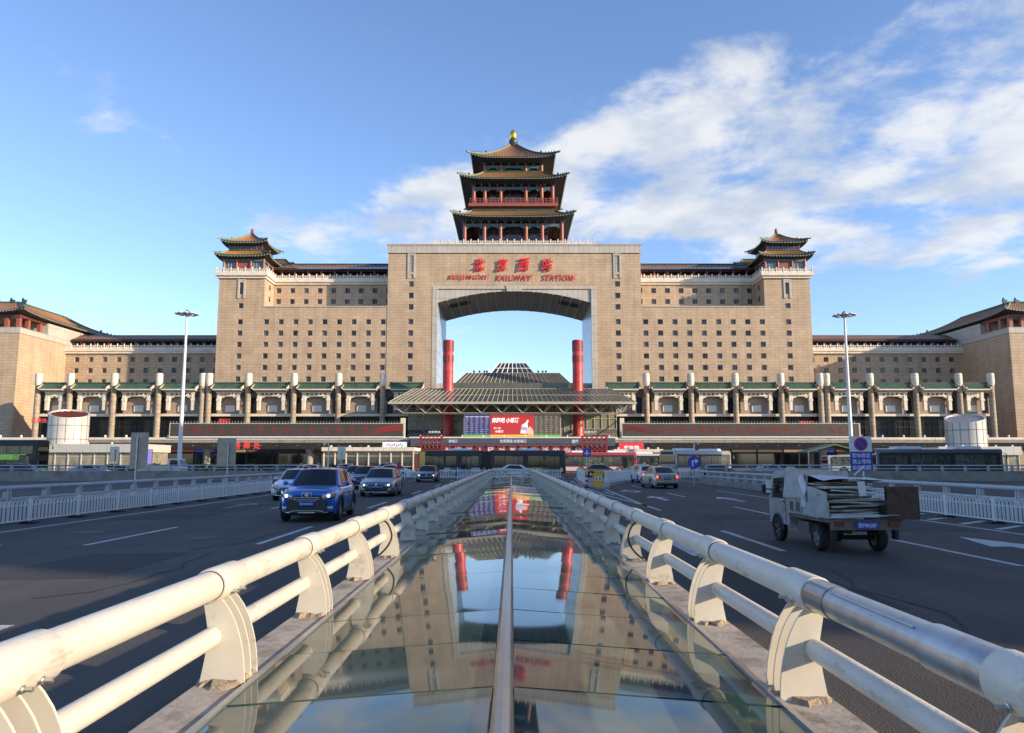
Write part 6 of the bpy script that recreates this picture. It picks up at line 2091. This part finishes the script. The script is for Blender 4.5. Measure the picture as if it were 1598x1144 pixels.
M['bus_glass'] = pm('bus window glass', (0.045, 0.055, 0.048), 0.06, var=0.95, scale=2.4, spec=0.6, obj_rand=0.8)
DARKB, YEL = paint('bus charcoal', (0.022, 0.021, 0.020), rough=0.5, coat=0.15), paint('bus yellow', (0.62, 0.38, 0.02))
ab = bus('long black and yellow articulated bus crossing behind the skylight', (-2.4, 97, 0.004), 90, 18.0, (DARKB, paint('bus silver', (0.42, 0.43, 0.45))), 3.15, joint=9.3, doors=(0.7, 5.2, 11.6, 15.0), lowband=True)
MB().box(-1.262, -1.272, -2.6, -8.6, 0.50, 1.0).build('yellow_skirt', YEL, ab, local=True)
MB().box(-1.2, 1.2, 8.95, 9.06, 0.4, 3.0).box(-1.275, -1.2, 8.35, 9.03, 0.4, 3.0).build('yellow_tail', YEL, ab, local=True)
MB().box(-1.15, 1.15, -9.06, -9.01, 0.4, 1.1).build('yellow_nose', YEL, ab, local=True)
MB().box(-1.262, -1.273, 2.6, 4.3, 0.50, 1.05).build('blue_skirt', M['sign_blue'], ab, local=True)
GR = paint('bus green', (0.33, 0.80, 0.08))
gb = bus('bright green double-decker bus at the far left edge', (-60.3, 90, 0.004), 90, 11.5, (DARKB, GR), 4.25, doors=(0.7, 5.4), dd=True, lowband=True, roofbox=False)
for sx in (-1, 1):
    MB().box(sx * 1.262, sx * 1.27, -4.6, 5.4, 1.98, 2.60).build('green_band', GR, gb, local=True)
    MB().path([(sx * 1.28, -3.4 + 0.2 * math.cos(q * math.pi / 8), 2.28 + 0.2 * math.sin(q * math.pi / 8)) for q in range(17)], 0.02, 5, cap=False).build('ring_emblem', M['plastic'], gb, local=True)
MB().box(-0.9, 0.9, -5.8, -5.755, 0.45, 1.05).build('green_nose', GR, gb, local=True)
bus('grey city bus seen from its rear corner on the right', (23.2, 97.5, 0.004), 132, 12.0, (paint('bus grey', (0.20, 0.20, 0.22)), paint('bus pale skirt', (0.42, 0.42, 0.43))), 3.15, doors=(0.7, 5.6), lowband=True)
bus('dark charcoal city bus standing behind the right wall', (43.8, 80.5, 0.004), 90, 13.0, (paint('bus dark grey', (0.09, 0.085, 0.095)), DARKB), 3.1, doors=(0.7, 5.4, 9.8))
bus('red and white bus passing behind the blue lane sign', (12.3, 112, 0.004), 90, 11.0, (paint('bus red', (0.35, 0.02, 0.03)), paint('bus white', (0.55, 0.55, 0.55))), 3.1, doors=(0.7, 5.0), lowband=True)
bus('white bus waiting beside the right bus shelter', (22.5, 121, 0.004), 90, 9.0, (paint('bus cream', (0.50, 0.50, 0.48)), paint('bus teal', (0.10, 0.22, 0.24))), 3.0, doors=(0.7, 4.4), lowband=True)
bus('pale minibus under the green awning on the right', (46.5, 106, 0.004), 90, 7.5, (paint('minibus silver', (0.38, 0.44, 0.45)), DARKB), 2.6, doors=(0.7,), roofbox=False)

# light goods truck beyond the left wall
lt = thing('light_truck', 'small white cab truck passing behind the left wall', 'truck', (-38.8, 86, 0.004), R(90))
MB().prism([(-2.4, 0.45), (-2.5, 1.1), (-2.15, 2.05), (-0.95, 2.12), (-0.9, 0.45)], -0.85, 0.85, 'x').build('cab', paint('truck white', (0.60, 0.61, 0.62)), lt, local=True)
for sx in (-1, 1):
    MB().prism([(-2.2, 1.25), (-1.98, 1.9), (-1.2, 1.95), (-1.2, 1.25)], sx * 0.852, sx * 0.862, 'x').build('side_window', M['car_glass'], lt, local=True)
    for y in (-1.7, 1.3):
        wheel(lt, sx * 0.74, y, 0.36, 0.22, 'rim_dirty')
MB().prism([(-2.46, 1.2), (-2.19, 1.98), (-2.21, 1.98), (-2.48, 1.2)], -0.75, 0.75, 'x').build('windscreen', M['car_glass'], lt, local=True)
MB().box(-0.9, 0.9, -0.85, 2.3, 0.75, 0.85).build('load_bed', M['galv'], lt, local=True)
for sx in (-1, 1):
    MB().box(sx * 0.87, sx * 0.9, -0.85, 2.3, 0.85, 1.25).build('side_board', M['galv'], lt, local=True)
MB().box(-0.4, 0.4, -2.0, 2.2, 0.45, 0.74).build('chassis', M['underbody'], lt, local=True)

# green awning over the right forecourt
aw_ = thing('awning', 'faded green market awning on posts on the right forecourt', 'awning', (46, 112, 0))
MB().prism([(42.0, 3.2), (46.0, 4.3), (50.0, 3.2), (50.0, 3.05), (46.0, 4.1), (42.0, 3.05)], 110, 114).build('cover', pm('faded green canvas', (0.09, 0.15, 0.11), 0.8, var=0.15), aw_)
for x in (42.2, 49.8):
    for y in (110.2, 113.8):
        MB().box(x - 0.05, x + 0.05, y - 0.05, y + 0.05, 0, 3.1).build('post', M['galv'], aw_)

# ---------------------------------------------------------------- overloaded micro truck, seen from behind
tk = thing('micro_truck', 'battered grey micro truck with open tailgate carrying scrap boards', 'truck', (6.82, 16.6, 0.004), R(180 + 1.5))
tk.scale = (0.95, 0.95, 0.95)
GM = paint('dirty silver truck paint', (0.37, 0.36, 0.34), 0.2, 0.5, 0.2, var=0.2, stain=((0.10, 0.085, 0.07), 3.0, 0.5, 0.75))
RUST = pm('rusty brown steel', (0.075, 0.045, 0.030), 0.8, var=0.35, scale=5, coords='obj', stain=((0.035, 0.022, 0.018), 4.0, 0.45, 0.7))
DIRT = pm('dirt covered steel', (0.15, 0.13, 0.105), 0.85, var=0.3, scale=6, coords='obj', stain=((0.07, 0.06, 0.05), 4.0, 0.45, 0.7))
# local frame: front at -y; total length 3.6, width 1.46
cabp = [(-1.95, 0.42), (-1.98, 0.95), (-1.72, 1.55), (-1.50, 1.66), (-0.72, 1.66), (-0.68, 0.42)]
MB().prism(cabp, -0.72, 0.72, 'x').build('cab', GM, tk, local=True)
for sx in (-1, 1):
    MB().prism([(-1.72, 1.02), (-1.60, 1.48), (-0.95, 1.52), (-0.95, 1.02)], sx * 0.722, sx * 0.732, 'x').build('side_window', M['car_glass'], tk, local=True)
    MB().box(sx * 0.721, sx * 0.728, -0.90, -0.885, 0.5, 1.5).build('door_gap', M['plastic'], tk, local=True)
    MB().box(sx * 0.722, sx * 0.745, -1.06, -0.94, 0.93, 0.96).build('door_handle', M['plastic'], tk, local=True)
    MB().path([(sx * 0.70, -1.72, 1.20), (sx * 0.90, -1.80, 1.22)], 0.018, 6).box(sx * 0.86, sx * 0.95, -1.83, -1.77, 1.12, 1.32).build('mirror', M['plastic'], tk, local=True)
    for y, w in ((-1.42, 0.16), (0.72, 0.19)):
        wheel(tk, sx * (0.67 if y < 0 else 0.62), y, 0.28, w, 'rim_dirty')
    MB().path([(sx * 0.715, -1.42 + 0.34 * math.cos(q * math.pi / 10), 0.30 + 0.34 * math.sin(q * math.pi / 10)) for q in range(11)], 0.035, 6).build('wheel_arch', M['plastic'], tk, 40, True)
    MB().lathe([(0.33, 0), (0.33, 0.004)], 20, (sx * 0.723, -1.42, 0.30), 'x').build('wheel_well', M['underbody'], tk, local=True)
    # drop-side of the bed with pressed ribs
    sdb = MB().box(sx * 0.735, sx * 0.765, -0.60, 1.50, 0.72, 1.04).build('bed_side', GM, tk, local=True)
    for k in range(6):
        MB().box(sx * 0.765, sx * 0.777, -0.50 + 0.34 * k, -0.32 + 0.34 * k, 0.78, 0.98).build('pressed_rib', DIRT, sdb, local=True)
    MB().box(sx * 0.735, sx * 0.785, -0.60, 1.50, 1.04, 1.065).build('top_rail', GM, sdb, local=True)
    MB().box(sx * 0.60, sx * 0.68, 1.36, 1.50, 0.30, 0.62).build('mudflap', M['rubber'], tk, local=True)
    tl = MB().box(sx * 0.46, sx * 0.66, 1.52, 1.56, 0.58, 0.68).build('tail_light', pm('dull tail lamp', (0.13, 0.03, 0.025), 0.5), tk, local=True)
MB().prism([(-1.955, 1.02), (-1.735, 1.50), (-1.75, 1.50), (-1.97, 1.02)], -0.62, 0.62, 'x').build('windscreen', M['car_glass'], tk, local=True)
MB().box(-0.55, 0.55, -0.695, -0.67, 1.15, 1.50).build('rear_window', M['car_glass'], tk, local=True)
MB().box(-0.76, 0.76, -0.62, 1.52, 0.64, 0.71).build('bed_floor', DIRT, tk, local=True)
MB().box(-0.72, 0.72, 1.46, 1.53, 0.50, 0.72).build('rear_crossbeam', DIRT, tk, local=True)
for sx in (-0.3, 0.3):
    MB().box(sx - 0.04, sx + 0.04, -1.6, 1.45, 0.42, 0.56).build('chassis_rail', M['underbody'], tk, local=True)
MB().path([(-0.6, 0.72, 0.28), (0.6, 0.72, 0.28)], 0.05, 8).build('axle', M['underbody'], tk, local=True)
MB().box(0.25, 0.62, -0.45, 0.15, 0.32, 0.56).build('fuel_tank', DIRT, tk, local=True)
MB().box(-0.62, -0.35, -0.35, 0.1, 0.34, 0.56).build('battery_box', DIRT, tk, local=True)
pl = MB().box(-0.22, 0.22, 1.565, 1.58, 0.53, 0.67).build('number_plate', M['plate_blue'], tk, local=True)
obj('plate_lettering', fit_text('京P90G87', 0.38, 0.10, M['sign_white'], extrude=0.002, offset=0.006), pl, local=True, loc=(0, 1.583, 0.60), rot=(0, 0, R(180)))
# rusty rear board swung out on the driver's right, and the left corner plate
MB().box(-0.80, -0.76, 0.85, 1.62, 0.72, 1.36).build('upright_board', RUST, tk, local=True)
rb_ = MB().box(-0.62, 0, -0.015, 0.015, 0, 0.66).build('tail_board', RUST, tk, local=True, loc=(-0.42, 1.60, 0.72))
rb_.rotation_euler = (0, 0, R(-8))
# the load: boards and sheets, each its own thing
BM = [pm('scrap board white', (0.60, 0.60, 0.58), 0.7, var=0.2, scale=4, coords='obj'), pm('scrap board grey', (0.36, 0.355, 0.34), 0.75, var=0.25, scale=4, coords='obj'), pm('scrap board wood', (0.17, 0.14, 0.105), 0.8, var=0.3, scale=4, coords='obj')]
TW = wm(tk)
nth = 0
z = 0.73
while z < 1.46:
    nth += 1
    th = rnd.uniform(0.014, 0.034)
    Lb, Wb = rnd.uniform(1.3, 1.9), rnd.uniform(0.95, 1.34)
    if z > 1.06:
        Wb -= 0.10
    o = MB().box(-Wb / 2, Wb / 2, -Lb / 2, Lb / 2, 0, th).build('scrap_board', BM[rnd.choice((0, 0, 1, 1, 2))])
    tag(o, f'flat scrap board in the micro truck load, {ORD[nth - 1]} from the bottom', 'board', 'scrap boards on the micro truck')
    yb_ = rnd.uniform(0.18, 0.62) - (z - 0.7) * 0.12
    o.matrix_world = TW @ Matrix.Translation((0.10 + rnd.uniform(-0.05, 0.05), yb_, z)) @ Matrix.Rotation(R(rnd.gauss(0, 4.5)), 4, 'Z') @ Matrix.Rotation(R(rnd.gauss(0, 1.3)), 4, 'Y') @ Matrix.Rotation(R(rnd.gauss(0, 0.9)), 4, 'X')
    z += th + rnd.uniform(0.004, 0.022)
def loose(name, label, cat, mb, mat, Mx):
    o = mb.build(name, mat)
    tag(o, label, cat)
    o.matrix_world = TW @ Mx
    return o


loose('white_panel', 'large pale panel leaning on the near side of the truck bed', 'panel', MB().prism([(-0.62, 0), (0.62, 0), (0.52, 0.52), (-0.25, 0.62), (-0.62, 0.60)], -0.012, 0.012, 'x'), BM[1], Matrix.Translation((0.80, 0.92, 0.74)) @ Matrix.Rotation(R(-5), 4, 'Y'))
loose('door_panel', 'grey door panel standing behind the truck cab', 'panel', MB().prism([(-0.75, 0), (0.55, 0), (0.50, 0.55), (-0.35, 0.72), (-0.75, 0.70)], -0.015, 0.015, 'x'), BM[1], Matrix.Translation((0.80, -0.05, 1.06)) @ Matrix.Rotation(R(-8), 4, 'Y'))
top = MB()
n = 16
def sheet(u, v):
    x, y = -0.78 + 1.5 * u, -1.35 + 2.6 * v
    zz = 1.535 + 0.03 * math.sin(5 * u + 4 * v) + 0.04 * math.sin(9 * v + 2 * u) - 0.55 * max(0, 0.22 - u) ** 1.2 - 0.10 * max(0, u - 0.85)
    return (x, y, zz)
loose('cover_sheet', 'crumpled pale plastic sheet draped over the truck load', 'sheet', top.grid(sheet, n, n), pm('pale plastic sheet', (0.50, 0.51, 0.53), 0.45, var=0.12, scale=3, coords='obj'), Matrix())
wr = MB().grid(lambda u, v: (0.80 + 0.05 * math.sin(9 * v + 5 * u), 0.28 + 0.22 * u + 0.06 * math.sin(6 * v), 0.90 + 0.70 * v), 6, 14)
loose('plastic_wrap', 'torn white plastic wrap hanging down the near side of the load', 'wrap', wr, pm('torn wrap', (0.55, 0.55, 0.57), 0.4, var=0.15, scale=6, coords='obj'), Matrix())
loose('cardboard_piece', 'small grey card jutting from the middle of the load', 'card', MB().box(-0.075, 0.075, -0.006, 0.006, 0, 0.30), BM[0], Matrix.Translation((-0.02, 1.42, 1.18)) @ Matrix.Rotation(R(6), 4, 'Y'))
loose('timber_stick', 'pale stick poking up from the top of the load', 'stick', MB().box(-0.012, 0.012, -0.012, 0.012, 0, 0.30), BM[0], Matrix.Translation((-0.10, 0.9, 1.60)) @ Matrix.Rotation(R(-50), 4, 'Y'))
for k in range(9):
    loose('timber_strip', f'narrow timber strip sticking out of the truck load, {ORD[k]} from the bottom', 'strip', MB().box(-0.5, 0.5, -0.022, 0.022, 0, 0.02), BM[k % 3],
          Matrix.Translation((0.08 + rnd.uniform(-0.15, 0.15), 1.18 + rnd.uniform(-0.05, 0.12), 0.80 + 0.075 * k)) @ Matrix.Rotation(R(rnd.gauss(0, 14)), 4, 'Z') @ Matrix.Rotation(R(rnd.gauss(0, 3)), 4, 'Y'))
for k in range(4):
    loose('loose_lath', f'loose pale lath on the truck tail, {ORD[k]} from the left', 'lath', MB().box(-0.34, 0.34, -0.03, 0.03, 0, 0.016), BM[k % 2], Matrix.Translation((0.45 - 0.33 * k, 1.60 + 0.05 * (k % 2), 0.745 + 0.018 * k)) @ Matrix.Rotation(R(-8 + 9 * k), 4, 'Z'))

# traffic warden by the junction
pw = bpy.data.meshes.new('person')
V = [(0, 0, 0.95), (0, 0, 1.18), (0, 0, 1.42), (0, 0, 1.50), (0, -0.01, 1.62), (0, 0, 1.72), (-0.19, 0, 1.40), (-0.25, -0.03, 1.13), (-0.24, -0.12, 0.90), (0.19, 0, 1.40), (0.25, -0.02, 1.13), (0.24, -0.08, 0.88), (-0.10, 0, 0.90), (-0.11, -0.02, 0.50), (-0.12, 0.02, 0.07), (-0.12, -0.13, 0.05), (0.10, 0, 0.90), (0.12, 0.0, 0.50), (0.13, 0.03, 0.07), (0.13, -0.12, 0.05)]
E_ = [(0, 1), (1, 2), (2, 3), (3, 4), (4, 5), (2, 6), (6, 7), (7, 8), (2, 9), (9, 10), (10, 11), (0, 12), (12, 13), (13, 14), (14, 15), (0, 16), (16, 17), (17, 18), (18, 19)]
RAD = [0.15, 0.15, 0.16, 0.055, 0.095, 0.085, 0.07, 0.05, 0.04, 0.07, 0.05, 0.04, 0.095, 0.065, 0.045, 0.04, 0.095, 0.065, 0.045, 0.04]
pw.from_pydata(V, E_, [])
pe = obj('person', pw, loc=(-11.9, 81.5, 0.004))
tag(pe, 'person in a red top standing by the white car at the junction', 'person')
mdf = pe.modifiers.new('skin', 'SKIN')
pw.materials.append(pm('person red clothes', (0.45, 0.05, 0.03), 0.8, coords='obj'))
for i, r_ in enumerate(RAD):
    pw.skin_vertices[0].data[i].radius = (r_, r_ * 0.8)
pw.skin_vertices[0].data[0].use_root = True
pe.modifiers.new('sub', 'SUBSURF').levels = 1
